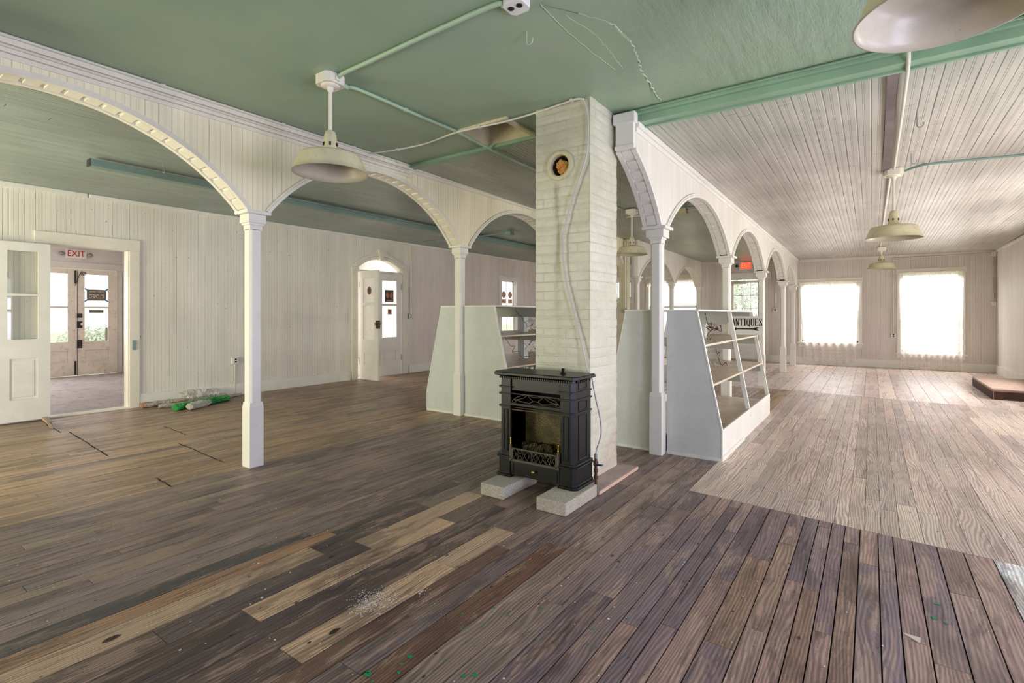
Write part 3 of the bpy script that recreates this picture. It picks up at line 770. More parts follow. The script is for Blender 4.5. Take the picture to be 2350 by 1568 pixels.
face(cx0,cx1,2,lambda u,z,d:(u,cy1+d,z))
face(cy0,cy1,3,lambda u,z,d:(cx0-d,u,z))
t=thing('chimney','painted brick chimney rising from floor to green ceiling behind the stove','chimney',((cx0+cx1)/2,(cy0+cy1)/2,0))
def rel(B,o): B.v=[(x-o.location.x,y-o.location.y,z-o.location.z) for x,y,z in B.v]; return B
rel(B,t).build('brickwork',M['brick'],t,recalc=False)
B=MB(); y=cy0
prof=[(fr-.012,.03),(fr-.012,-.012),(fr-.004,-.02),(fr+.018,-.022),(fr+.026,-.014),(fr+.028,.004)]
B.lathe([(r,d) for r,d in prof],(fc[0],y,fc[1]),40,0,'y')
rel(B,t).build('flue_collar',M['cream'],t)
B=MB(); B.lathe([(.0005,.15),(fr-.012,.15),(fr-.012,.028)],(fc[0],y,fc[1]),32,0,'y'); rel(B,t).build('flue_back',M['soot'],t)
# crumpled paper stuffed in the flue
t=thing('crumpled_paper','crumpled yellow paper wad with red letters stuffed in the chimney flue hole','paper',(fc[0]+.014,cy0+.035,fc[1]-.012))
B=MB(); bm=bmesh.new(); bmesh.ops.create_icosphere(bm,subdivisions=5,radius=.06)
for v in bm.verts:
    p=v.co.copy(); q=1+.42*noise.noise(p*20)+.5*abs(noise.noise(p*46))-.12; v.co=p*q; v.co.y*=.75; v.co.x*=.92
bm.verts.index_update(); B.add([v.co for v in bm.verts],[[v.index for v in f.verts] for f in bm.faces]); bm.free()
B.build('wad',M['trash'],t)
B=MB(); ca_,sa_=math.cos(.75),math.sin(.75)
text_mesh(B,'PINK',.04,lambda x,yy,z:(.02+x*ca_-yy*sa_,-.066-z,-.015+x*sa_+yy*ca_),depth=.001,sx=.9)
vv=[]
B.build('lettering',M['red'],t)
# hearth board, blocks
B=MB(); B.box(-2.40,-1.672,3.50,4.28,0.0,.028,0); ho=B.build('hearth_board',[M['hearth']],None,.003); tag(ho,'dusty grey board with raw wood edge lying under the chimney','board')
B=MB(); B.box(-1.6715,-1.664,3.50,4.28,.002,.027); B.build('raw_edge',M['woodraw'],ho)
def block(name,x0,x1,y0,y1,z0,z1,label):
    B=MB(); bm=bmesh.new(); bmesh.ops.create_grid(bm,x_segments=1,y_segments=1,size=1); bm.free()
    B.box(x0,x1,y0,y1,z0,z1); o=B.build(name,M['concrete'],None,.007,3); return tag(o,label,'concrete block','concrete blocks under the stove')
block('concrete_block',-1.905,-1.671,2.995,3.475,0,.09,'right grey concrete block under the stove, nearest the camera')
block('concrete_block',-2.41,-2.195,3.005,3.475,0,.09,'left grey concrete block under the stove')

# ------------------------------------------------------------------ stove
t=thing('gas_stove','black cast iron gas stove with glass front standing on two concrete blocks','stove',(-2.08,3.25,.09))
def ch_ring(hw,yf,yb,c): return [(-hw+c,yf),(hw-c,yf),(hw,yf+c),(hw,yb),(-hw,yb),(-hw,yf+c)]
def cham(B,hw,yf,yb,c,z0,z1,hw2=None,yf2=None):
    a=ch_ring(hw,yf,yb,c); b=ch_ring(hw2 or hw, yf if yf2 is None else yf2, yb,c)
    n=6; B.add([(x,y,z0) for x,y in a]+[(x,y,z1) for x,y in b],[tuple(range(n))[::-1],tuple(range(n,2*n))]+[(i,(i+1)%n,n+(i+1)%n,n+i) for i in range(n)])
D=.27
# two pilasters with stacked mouldings
def pil(sx):
    B=MB()
    def blk(x0,x1,yf,z0,z1,c=.022,yb=D):
        if sx<0: pts=[(-x1+c,yf),(-x0,yf),(-x0,yb),(-x1,yb),(-x1,yf+c)]
        else: pts=[(x0,yf),(x1-c,yf),(x1,yf+c),(x1,yb),(x0,yb)]
        B.prism(pts,lambda p:(p[0],p[1],z0),lambda p:(p[0],p[1],z1))
    xi,xo=.222,.335
    blk(xi-.012,xo+.03,-.022,0,.018,.03); blk(xi-.004,xo+.02,-.014,.018,.036,.028)
    blk(xi,xo+.012,-.008,.03,.15,.026)
    blk(xi-.012,xo+.028,-.022,.15,.163,.028); blk(xi-.005,xo+.018,-.012,.163,.18,.026)
    blk(xi,xo,0,.17,.78,.03)
    for z in (.548,.645,.70): blk(xi-.01,xo+.012,-.012,z-.006,z+.006,.026)
    # raised panel frame
    for (z0,z1) in ((.2,.525),):
        x0,x1=xi+.022,xo-.045
        for a,b,c,d in ((x0,x1,z0,z0+.008),(x0,x1,z1-.008,z1),(x0,x0+.008,z0,z1),(x1-.008,x1,z0,z1)):
            B.box(*( (a,b) if sx>0 else (-b,-a) ),-.006,.004,c,d)
    # side mouldings
    for z0,z1 in ((.045,.14),(.2,.53),(.56,.63),(.715,.765)):
        x=sx*xo
        for a,b,c,d in ((.07,.2,z0,z0+.006),(.07,.2,z1-.006,z1),(.07,.076,z0,z1),(.194,.2,z0,z1)):
            B.box(min(x,x+sx*.005),max(x,x+sx*.005),a,b,c,d)
    B.build('pilaster',M['iron'],t,.0025)
pil(-1); pil(1)
B=MB(); cham(B,.335,-.004,D,.03,.765,.785); cham(B,.345,-.012,D,.03,.785,.795,.375,-.04); cham(B,.375,-.04,D,.03,.795,.815); cham(B,.368,-.034,D,.03,.815,.82)
B.build('mantel',M['iron'],t,.002)
B=MB()
n=36
for i in range(n):
    x=-.325+.65*(i+.5)/n; B.box(x-.0055,x+.0055,-.016,.0,.768,.783)
B.build('dentil_moulding',M['iron'],t)
for s_ in (-1,1):
    B=MB()
    for i in range(9):
        y=.04+.2*i/8; B.box(min(s_*.335,s_*.347),max(s_*.335,s_*.347),y-.0055,y+.0055,.768,.783)
    B.build('dentil_moulding',M['iron'],t)
B=MB(); B.lathe([(.024,.82),(.022,.828),(.012,.834),(.012,.862),(.0005,.863)],(.19,.1,0),16); B.build('vent_cap',M['iron'],t)
# inner face: frieze, frame, back box
B=MB(); B.box(-.225,.225,.012,.03,.675,.77); B.box(-.225,.225,.004,.02,.645,.655); B.box(-.225,.225,.0,.02,.558,.578); B.box(-.225,.225,.006,.02,.54,.548)
B.box(-.225,.225,-.002,.02,.0,.012) if False else None
B.build('front_frame',M['iron'],t,.002)
B=MB(); B.box(-.222,.222,.235,.25,.02,.77); B.box(-.235,-.222,.02,.25,.02,.77); B.box(.222,.235,.02,.25,.02,.77); B.box(-.222,.222,.03,.25,.02,.13); B.box(-.222,.222,.05,.24,.575,.58)
B.build('firebox',M['void'],t)
# sunburst grille
B=MB(); zc=.575; r0=.06
def el(a,rx,rz): return (rx*math.cos(a),.012,zc+rz*math.sin(a))
B.tube([el(PI*i/24,.215,.078) for i in range(25)],.0035,6)
B.tube([el(PI*i/14,.055,.03) for i in range(15)],.0035,6)
A5=[.0,.36,1.2,PI-1.2,PI-.36,PI]
for a in A5[1:-1]: B.tube([el(a,.055,.03),el(a,.213,.077)],.003,6)
for a,b in zip(A5,A5[1:]):
    p=Vector(el(a,.21,.075)); q=Vector(el(b,.21,.075)); m_=(p+q)/2; cen=Vector((0,.012,zc)); m_=m_+(cen-m_)*.13
    B.tube(smooth_path([p,m_,q],6),.0028,6)
B.build('sunburst_grille',M['iron_hi'],t)
B=MB(); B.box(-.22,.22,.008,.02,.52,.53); B.build('rail',M['rust'],t,.002)
B=MB(); B.box(-.215,.215,.2,.205,.14,.575); B.build('ember_screen',M['ember'],t)
B=MB(); B.box(-.222,.222,.03,.033,.13,.56); B.build('glass_pane',M['glass_dark'],t)
for (a,b,r) in (((-.17,.1,.2),(-.07,.16,.23),.033),((-.10,.09,.18),(.03,.15,.235),.036),((.06,.08,.245),(.15,.15,.17),.038),((.12,.1,.17),(.21,.16,.24),.03),((-.2,.14,.22),(.0,.18,.2),.03)):
    B=MB(); P=[Vector(a).lerp(Vector(b),i/6) for i in range(7)]; B.tube(P,r,9,0,False,lambda q,r=r: r*(1+.12*math.sin(q*11))); B.build('log',M['log'],t)
# fender
B=MB(); y=-.012
B.box(-.215,.215,y-.006,y+.006,.225,.235); B.box(-.215,.215,y-.006,y+.006,.13,.148); B.box(-.22,-.205,y-.008,y+.008,.13,.255); B.box(.205,.22,y-.008,y+.008,.13,.255); B.box(-.205,-.19,y-.006,y+.006,.14,.23); B.box(.19,.205,y-.006,y+.006,.14,.23)
def seg(x0,z0,x1,z1): B.tube([(x0,y,z0),(x1,y,z1)],.0022,5)
xs=[-.185,-.125,-.065,-.005,.055,.115,.185]
w_=.37/9
for i in range(9):
    x=-.185+w_*i
    if i%3==1: B.tube([(x+w_/2+.55*w_*math.cos(2*PI*k/16),y,.187+.036*math.sin(2*PI*k/16)) for k in range(17)],.0022,5)
    seg(x,.15,x+w_,.225); seg(x,.225,x+w_,.15)
B.build('fender',M['iron_hi'],t)
for s_ in (-1,1):
    B=MB(); B.lathe([(.004,.255),(.0055,.27),(.003,.275),(.006,.285),(.003,.295),(.0045,.305),(.001,.315)],(s_*.212,-.012,0),10); B.build('finial',M['brass'],t)
B=MB(); B.box(-.218,.218,-.002,.02,.02,.122)
for a,b,c,d in ((-.2,.2,.108,.114),(-.2,.2,.03,.036),(-.2,-.193,.03,.114),(.193,.2,.03,.114)): B.box(a,b,-.007,.0,c,d)
dr=B.build('drawer',M['iron'],t,.002)
B=MB(); B.lathe([(.0005,-.034),(.010,-.031),(.014,-.024),(.010,-.016),(.005,-.012),(.005,.0)],(-.0,0,.077),16,0,'y'); B.build('knob',M['brass'],dr)
# gas cock at the side
t2=thing('gas_valve','rusty gas valve with blue lever at the right side of the stove','valve',(-1.722,3.56,.09))
B=MB(); B.tube([(0,0,-.0618),(0,0,.17)],.012,10); B.tube([(0,0,.01),(0,0,.03)],.019,8); B.tube([(0,0,.06),(0,0,.085)],.018,6); B.tube([(0,0,.11),(0,0,.14)],.02,8); B.build('pipe',M['rust'],t2)
B=MB(); B.tube([(0,0,.165),(0,0,.2)],.013,8); B.build('fitting',M['steel'],t2)
B=MB(); B.bar((0.012,-.005,.118),(.065,-.02,.128),.02,.012); B.build('lever',M['blue'],t2,.003)
B=MB()
gp=[(-1.87,3.645,3.06),(-1.852,3.655,2.99),(-1.836,3.655,2.85),(-1.851,3.65,2.61),(-1.964,3.65,2.313),(-2.048,3.645,2.04),(-2.06,3.645,1.898),(-2.036,3.648,1.648),(-1.98,3.65,1.434),(-1.889,3.65,1.12),(-1.83,3.63,.93),(-1.775,3.6,.86),(-1.745,3.60,.72),(-1.72,3.63,.56),(-1.705,3.62,.43),(-1.718,3.575,.33),(-1.722,3.56,.28)]
B.tube(smooth_path(gp,7),.0068,10); tag(B.build('gas_tube',M['grey_pipe']),'thin grey gas tube winding down the chimney front to the stove','tube')

# ------------------------------------------------------------------ pendant lamps
def pendant(loc,label,drop=.71,sc=1.0):
    """loc: point on the ceiling; drop: ceiling to rim"""
    t=thing('pendant_lamp',label,'lamp',loc,0,'enamel pendant lamps')
    B=MB(); B.prism(octagon(.085,.03),lambda p:(p[0],p[1],-.07),lambda p:(p[0],p[1],0)); B.lathe([(.0005,-.085),(.05,-.085),(.066,-.075),(.066,-.07)],n=24); B.lathe([(.0005,-.115),(.02,-.115),(.024,-.085)],n=16)
    for s_ in (-1,1): B.box(s_*.085-.012,s_*.085+.012,-.02,.02,-.055,-.02)
    B.build('canopy',M['white_old'],t,.003)
    zt=-drop+.16*sc
    B=MB(); B.tube([(0,0,-.1),(0,0,zt+.13*sc)],.0125,12); B.build('stem',M['white_old'],t)
    B=MB(); B.lathe([(r*sc,zt+z*sc) for r,z in ((.015,.15),(.03,.148),(.038,.138),(.036,.126),(.043,.12),(.043,.112),(.045,.1),(.053,.02),(.056,0.0),(.07,-.012))],n=24); b_=B.build('socket_housing',M['cream'],t)
    for k_ in range(6):
        a=2*PI*k_/6+.4; c=Vector((math.cos(a),math.sin(a),0)); B=MB()
        p=c*.051*sc+Vector((0,0,zt+.045*sc)); B.bar(p-Vector((0,0,.013*sc)),p+Vector((0,0,.013*sc)),.012*sc,.008*sc,up=c)
        B.build('vent',M['void'],b_)
    out=[(.05,0.0),(.075,-.006),(.13,-.014),(.18,-.024),(.206,-.032),(.216,-.04),(.221,-.052),(.232,-.08),(.248,-.12),(.262,-.156),(.268,-.160)]
    inn=[(.268,-.162),(.262,-.163),(.246,-.132),(.228,-.084),(.217,-.058),(.203,-.042),(.176,-.03),(.128,-.02),(.06,-.012),(.03,-.012)]
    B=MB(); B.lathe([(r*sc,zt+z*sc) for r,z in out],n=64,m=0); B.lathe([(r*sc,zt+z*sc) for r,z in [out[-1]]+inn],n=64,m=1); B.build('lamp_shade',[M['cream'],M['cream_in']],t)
    B=MB(); B.lathe([(r*sc,zt+z*sc) for r,z in ((.02,-.012),(.02,-.04),(.0005,-.05))],n=16); B.build('lamp_socket',M['outlet'],t)
    return t
pendant((-3.235,2.285,ZG),'large cream enamel pendant lamp hanging from the green ceiling left of the chimney')
pendant((.21,2.29,ZG),'cream enamel pendant lamp close overhead, cut by the top right edge',.705)
pendant((.205,7.07,2.965),'cream enamel pendant lamp under the silvery board ceiling, nearer of the two in a line',.765)
pendant((.19,14.1,2.855),'cream enamel pendant lamp farther back, before the window wall',.49,1.02)
pendant((-3.06,7.6,2.99),'pendant lamp partly hidden behind the right edge of the chimney',.70,.9)

# ------------------------------------------------------------------ conduits, boxes, hooks
def pipe(name,pts,r,mat,label,cat='conduit',n=8,straps=0):
    B=MB(); P=smooth_path(pts,n); B.tube(P,r,8)
    if straps:
        for i in range(straps):
            p=P[int((i+.5)/straps*(len(P)-1))]; B.box(p.x-.012,p.x+.012,p.y-.016,p.y+.016,p.z-r-.002,p.z+r)
    return tag(B.build(name,mat),label,cat)
pipe('conduit',[(-3.16,2.29,ZG-.05),(-3.1,2.285,ZG-.02),(-2.78,2.28,ZG-.018),(-2.16,2.265,ZG-.018),(-1.72,2.265,ZG-.018),(-1.67,2.29,ZG-.03)],.015,M['conduit_green'],'pale green conduit across the ceiling from lamp to ceiling outlet')
pipe('conduit',[(-3.25,2.37,ZG-.04),(-3.245,2.44,ZG-.02),(-3.215,2.56,ZG-.016),(-3.21,3.27,ZG-.016),(-3.20,3.66,ZG-.016),(-3.19,4.14,ZG-.05),(-3.19,4.5,3.04),(-3.2,7.5,3.0)],.014,M['conduit_green'],'green conduit running from the lamp toward the ceiling hatch',straps=4)
pipe('cable',[(-1.87,3.645,3.07),(-1.93,3.70-.06,3.085),(-2.06,3.66,3.088),(-2.4,3.68,3.08),(-2.7,3.66,3.068),(-3.18,3.63,3.075),(-3.65,3.71,3.085),(-3.9,3.69,3.08),(-4.15,3.62,3.07),(-4.33,3.55,3.06)],.009,M['conduit_pale'],'thin pale cable sagging across the ceiling from chimney to left arcade','cable',straps=3)
pipe('conduit',[(XA+.15,YB,ZG-.012),(XA+.15,1.0,ZG-.012),(XA+.15,3.0,ZG-.012),(XA+.15,4.16,ZG-.012)],.011,M['conduit_pale'],'upper pale conduit along the top corner of the left arcade',straps=6)
pipe('conduit',[(XA+.128,YB,3.03),(XA+.128,1.5,3.03),(XA+.128,4.16,3.03)],.007,M['conduit_pale'],'lower thin conduit just under the top moulding of the left arcade')
t=thing('ceiling_outlet','white octagonal ceiling outlet with two black sockets at the top edge','outlet',(-1.605,2.32,ZG))
B=MB(); B.prism(octagon(.065,.025),lambda p:(p[0],p[1],-.045),lambda p:(p[0],p[1],0)); B.build('box',M['outlet'],t,.004)
for dx in (-.028,.028):
    B=MB(); B.lathe([(.0005,-.049),(.017,-.049),(.019,-.044)],(dx,-.01,0),16); B.build('socket',M['black'],t)
def hook(loc,L,label,mat='conduit_green'):
    x,y,z=loc; B=MB(); P=[(x,y,z),(x,y,z-L*.55)]+[(x+.022-.022*math.cos(a),y,z-L*.55-.03-.022*math.sin(a)) for a in [PI*i/8 for i in range(9)]]+[(x+.044,y,z-L*.55-.015)]
    B.tube(P,.004,6); tag(B.build('ceiling_hook',M[mat]),label,'hook')
hook((-1.735,2.62,ZG),.06,'small green wire hook in the plaster ceiling behind the outlet')
hook((.30,5.2,2.99),.16,'large wire hook in the silvery board ceiling nearer the beam','steel')
hook((.33,6.5,2.975),.10,'smaller wire hook in the silvery board ceiling near the lamp','steel')
for (x,y,lab) in ((-6.3,2.35,'wire hook in the sage ceiling beside the long channel'),(-6.95,5.0,'wire hook in the sage ceiling over the bare left wall'),(-6.95,7.4,'wire hook in the sage ceiling near the arched door')):
    hook((x,y,2.985 if x<-6.5 else 3.01),.12,lab,'steel')
# batten and conduits of the right wing
B=MB(); B.bar((.12,Y0+.1,2.998),(.14,7.2,2.955),.06,.016); tag(B.build('batten',M['dark_batten'],None),'dark bare wooden strip on the ceiling running from the beam to the lamp','batten')
pipe('conduit',[(.195,3.75,ZG-.02),(.195,4.1,ZG-.025),(.2,4.3,2.985),(.205,5.6,2.97),(.205,6.95,2.945)],.012,M['conduit_pale'],'pale conduit following the dark ceiling strip to the right pendant lamp')
pipe('conduit',[(.29,7.07,2.93),(.40,6.99,2.945),(.55,6.96,2.95),(1.3,7.08,2.945),(2.3,7.1,2.93)],.013,M['conduit_teal'],'teal conduit crossing the silvery ceiling from lamp to right wall')
pipe('conduit',[(.18,7.2,2.945),(.17,10.,2.91),(.17,14.0,2.86)],.012,M['conduit_pale'],'pale conduit between the two pendant lamps of the right wing')
pipe('conduit',[(-3.06,7.7,2.975),(-2.4,7.75,2.97),(-1.8,7.8,2.955)],.012,M['conduit_teal'],'conduit across the middle ceiling at the half hidden lamp')
t=thing('junction_box','small green junction box with conduit in the middle aisle ceiling','box',(-2.35,7.85,2.965)); B=MB(); B.box(-.07,.07,-.06,.06,-.075,0); B.build('box',M['cream'],t,.004); B=MB(); B.tube([(-.9,0,-.03),(.6,0,-.03)],.011); B.build('conduit',M['conduit_pale'],t)
t=thing('junction_box','dark green box at the ceiling seen through the third left arch','box',(-5.9,8.3,3.005)); B=MB(); B.box(-.06,.06,-.07,.07,-.07,0); B.build('box',M['conduit_teal'],t,.004); B=MB(); B.tube([(-2.4,0,-.02),(0,0,-.02)],.012); B.build('conduit',M['conduit_teal'],t)
# long channel in the left wing
t=thing('light_channel','long teal metal light channel fixed to the sage board ceiling of the left wing','channel',(-6.72,1.82,2.99))
B=MB(); B.box(-.055,.055,0,9.6,-.075,0); B.build('channel',M['conduit_teal'],t,.004)
B=MB(); B.tube([(.1,1.6,-.012),(.1,9.5,-.012)],.014); B.build('conduit',M['conduit_teal'],t)
B=MB(); B.box(-.057,.057,-.004,0,-.078,0); B.build('end_plate',M['dark_metal'],t)
# wall outlets
def wall_outlet(label,x,y,z,zt,face='x',up=True,plate='outlet'):
    t=thing('wall_outlet',label,'outlet',(x,y,z))
    if face=='x': f=lambda a,b,c:(b,a,c)
    else: f=lambda a,b,c:(a,-b,c)
    def bx(B,a0,a1,b0,b1,c0,c1):
        p=f(a0,b0,c0); q=f(a1,b1,c1); B.box(min(p[0],q[0]),max(p[0],q[0]),min(p[1],q[1]),max(p[1],q[1]),min(p[2],q[2]),max(p[2],q[2]))
    B=MB(); bx(B,-.055,.055,0,.05,-.055,.055); B.build('box',M[plate],t,.005)
    B=MB(); bx(B,-.045,.045,.05,.056,-.048,.048); pl=B.build('cover_plate',M['outlet'],t,.003)
    for dz in (-.02,.02):
        B=MB(); bx(B,-.016,.016,.056,.059,dz-.013,dz+.013); B.build('socket',M['black'],pl)
    B=MB(); B.tube([f(0,.02,.05 if up else -.05),f(0,.02,zt-z)],.011); B.build('conduit',M['conduit_pale'],t)
    return t
wall_outlet('outlet low on the left wall above the plastic bundle, pipe down to the floor',XL,4.315,.58,.012,'x',False)
wall_outlet('outlet box on the left wall right of the arched door, conduit up to the ceiling',XL,8.29,1.31,2.96,'x',True,'steel')
wall_outlet('white outlet on the end wall right of the exit door',-2.2,YF,1.47,2.5,'y',True)
wall_outlet('white outlet on the end wall left of the right hand window',.46,YF,.82,2.72,'y',True)
t=thing('corner_conduit','conduits running down the far right corner of the room to a small box','conduit',(2.3,YF,0)); B=MB(); B.tube([(0,-.02,1.62),(0,-.02,2.72)],.012); B.tube([(.03,-.02,1.62),(.03,-.02,2.72)],.009); B.build('conduit',M['conduit_pale'],t); B=MB(); B.box(-.04,.05,-.06,0,2.68,2.8); B.build('junction_box',M['outlet'],t,.004); B=MB(); B.box(-.04,.05,-.05,0,1.55,1.64); B.build('outlet_box',M['outlet'],t,.004)
pipe('conduit',[(.46,YF-.03,2.755),(1.2,YF-.03,2.76),(2.28,YF-.03,2.765)],.013,M['conduit_pale'],'pale conduit along the top of the end wall to the right corner')

# ------------------------------------------------------------------ display shelves
def wire(B,a,b,sag,wig,n=9):
    a=Vector(a); b=Vector(b); P=[]
    for i in range(n+1):
        t_=i/n; p=a.lerp(b,t_); p.z-=sag*4*t_*(1-t_)
        if 0<i<n: p+=Vector((R.uniform(-wig,wig),R.uniform(-wig,wig),R.uniform(-wig,wig)))
        P.append(p)
    B.tube(smooth_path(P,4),.0035,5)
def display(loc,label,hb,ht,zt,L,zk,shelves,ym,xcol):
    t=thing('display_shelf',label,'shelf',loc,0,'double sided display shelves')
    xs=lambda z: hb+(ht-hb)*max(0,(z-zk))/(zt-zk)
    for sgn in (-1,1):
        B=MB(); x0=xcol+sgn*.068; P=[(x0,0),(sgn*hb,0),(sgn*hb,zk),(sgn*ht,zt),(x0,zt)]
        if sgn<0: P=P[::-1]
        B.prism(P,lambda p:(p[0],0,p[1]),lambda p:(p[0],.022,p[1])); pn=B.build('end_panel',M['display'],t)
        B=MB(); B.bar((sgn*(hb+.004),.011,zk),(sgn*(ht+.004),.011,zt),.03,.012,up=(1,0,0)); B.bar((sgn*(hb+.004),.011,0),(sgn*(hb+.004),.011,zk),.03,.012,up=(1,0,0)); B.bar((x0,-.006,.012),(sgn*hb,-.006,.012),.014,.03,up=(0,0,1)) ; B.build('edge_strip',M['display_edge'],pn)
    for z in shelves:
        B=MB(); w=xs(z); B.box(-w,w,.024,L,z-.022,z); B.build('shelf_board',M['shelf'],t,.003)
    B=MB(); B.box(-ht-.02,ht+.02,0,L,zt,zt+.02); B.build('top_board',M['display_edge'],t,.003)
    # platform with raised kerbs
    B=MB(); B.box(-hb+.02,hb-.02,.024,L,.17,.19); B.build('platform',M['shelf'],t,.002)
    for sgn in (-1,1):
        B=MB(); B.box(min(sgn*(hb-.018),sgn*hb),max(sgn*(hb-.018),sgn*hb),.02,L,0,zk); B.build('kerb',M['white'],t,.003)
    B=MB(); B.box(-hb+.018,hb-.018,L-.02,L,0,.17); B.build('end_board',M['display'],t)
    B=MB(); B.box(hb,hb+.014,.0,1.0,0,.04); B.build('foot_moulding',M['display_edge'],t,.003)
    # sloping posts, rails under the shelves, central uprights
    for y in (ym,L-.05):
        for sgn in (-1,1):
            B=MB(); B.bar((sgn*(xs(.19)-.012),y,.19),(sgn*(ht-.005),y,zt),.03,.045,up=(1,0,0)); B.build('sloping_post',M['display_edge'],t,.003)
        B=MB()
        for z in list(shelves)+[zt]:
            w=xs(z)-.02; B.box(-w,w,y-.012,y+.012,z-.12 if z<zt else z-.14,z-.022 if z<zt else z)
        B.build('cross_rail',M['bracket'],t)
    B=MB(); B.box(-.06,.06,ym-.06+.1,ym+.06+.1,0,zt); B.build('centre_post',M['display'],t,.004)
    return t
DR=display((-1.70,4.945,0),'right sage green stepped display shelf with low white kerb on pale boards',.575,.35,1.385,2.75,.28,(.70,1.07),1.38,0.0)
DL=display((-4.42,5.225,0),'left sage green stepped display shelf seen between column and chimney',.73,.455,1.455,2.7,.29,(.68,1.085),1.25,-.11)
def wires(label,loc,spec):
    t=thing('electrical_wire',label,'wire',loc)
    zt=max(q[0][2] for q in spec)-.02
    for q in range(12):
        z=R.choice((zt,zt-.35,zt-.7)); a=(R.uniform(.03,.1),1.45+R.uniform(-.25,.3),z-R.uniform(0,.12)); spec.append((a,(a[0]+R.uniform(.02,.2),a[1]+R.uniform(-.35,.35),max(.25,z-R.uniform(.12,.3))),R.uniform(0,.1),.05))
    for i,s_ in enumerate(spec):
        B=MB(); wire(B,*s_); B.build('cable',M['black'] if i%3==0 else M['bracket'],t)
    return t
wires('tangle of loose wires hanging under the top of the right display',(-1.70,4.945,0),
  [((.05,.3,1.36),(.1,.5,1.08),.02,.05),((.02,.35,1.36),(.12,.4,1.09),.0,.06),((.1,.25,1.37),(.22,.9,1.36),.12,.03),((.2,.9,1.36),(.24,1.0,1.1),.02,.05),((.22,.95,1.3),(.1,1.0,1.12),.05,.05),((.08,.3,1.05),(.14,.4,.72),.02,.05),((.1,.35,.95),(.2,1.1,.75),.12,.04),((.12,.4,.68),(.16,.5,.21),.05,.06),((.05,.35,1.2),(.09,.42,1.1),.0,.05)])
wires('tangle of loose wires on the shelves of the left display',(-4.42,5.225,0),
  [((.1,1.0,1.42),(.2,1.5,1.1),.04,.05),((.08,1.4,1.42),(.25,2.0,1.1),.1,.05),((.1,1.42,1.3),(.3,1.9,1.12),.06,.05),((.1,.7,1.05),(.18,1.25,.72),.1,.05),((.12,1.1,1.0),(.2,1.3,.75),.02,.06),((.1,1.45,1.04),(.28,1.9,.72),.06,.05),((.15,1.5,.95),(.3,2.1,1.03),.2,.04),((.2,.6,.66),(.25,1.3,.6),.1,.03),((.2,1.5,.66),(.25,2.2,.6),.12,.03)])
# antiques sign
t=thing('antiques_sign','black lettered antiques sign with left arrow between the far posts of the right display','sign',(-1.335,7.615,1.20))
B=MB(); B.box(-.30,.135,0,.012,-.125,.13); B.build('board',M['bracket'] if False else M['white'],t)
B=MB()
def stroke(px,pz,segs,h,w):
    for (a,b,c,d,tk) in segs:
        A_=Vector((px+a*w,-.002,pz+b*h)); C_=Vector((px+c*w,-.002,pz+d*h)); B.bar(A_,C_,.003,tk*w,up=(0,0,1)) if abs(A_.z-C_.z)<abs(A_.x-C_.x) else B.bar(A_,C_,tk*w,.003,up=(0,-1,0))
LT={'A':[(.12,0,.5,1,.12),(.5,1,.88,0,.26),(.25,.35,.75,.35,.12),(0,.02,.3,.02,.1),(.68,.02,1,.02,.1)],
 'N':[(.15,0,.15,1,.14),(.85,0,.85,1,.14),(.12,1,.88,0,.26),(0,.02,.3,.02,.1),(0,.98,.2,.98,.1),(.7,.98,1,.98,.1)],
 'T':[(.5,0,.5,1,.28),(.02,.96,.98,.96,.12),(.06,.8,.06,1,.1),(.94,.8,.94,1,.1),(.3,.02,.7,.02,.1)],
 'I':[(.5,0,.5,1,.5),(.1,.02,.9,.02,.18),(.1,.98,.9,.98,.18)],
 'Q':[(.14,.25,.14,.75,.26),(.86,.25,.86,.75,.26),(.2,.96,.8,.96,.12),(.2,.04,.8,.04,.12),(.14,.75,.25,.96,.16),(.75,.96,.86,.75,.16),(.14,.25,.25,.04,.16),(.75,.04,.86,.25,.16),(.5,.2,.95,-.15,.2)],
 'U':[(.2,.2,.2,1,.26),(.82,.2,.82,1,.14),(.3,.03,.7,.03,.12),(.2,.22,.32,.03,.16),(.7,.03,.82,.22,.14),(0,.98,.4,.98,.1),(.66,.98,1,.98,.1)],
 'E':[(.25,0,.25,1,.28),(.05,.03,.95,.03,.12),(.05,.97,.95,.97,.12),(.3,.5,.7,.5,.12),(.92,0,.92,.25,.1),(.92,.75,.92,1,.1)],
 'S':[(.15,.85,.85,.15,.26),(.2,.96,.85,.96,.12),(.15,.04,.8,.04,.12),(.12,.8,.2,.96,.14),(.88,.2,.8,.04,.14),(.88,.72,.88,1,.1),(.1,0,.1,.28,.1)]}
wd={'I':.032}; px=-.262
for ch in 'ANTIQUES':
    w_=wd.get(ch,.0455); stroke(px,.0,LT[ch],.098,w_); px+=w_+.006
B.build('lettering',M['ink'],t)
B=MB(); zz=-.045
B.prism([(-.25,zz),(-.20,zz+.022),(-.20,zz+.009),(.02,zz+.009),(.05,zz+.024),(.09,zz+.024),(.06,zz+.001),(.09,zz-.022),(.05,zz-.022),(.02,zz-.007),(-.20,zz-.007),(-.20,zz-.022)],lambda p:(p[0],-.004,p[1]),lambda p:(p[0],0,p[1])); B.build('arrow',M['ink'],t)

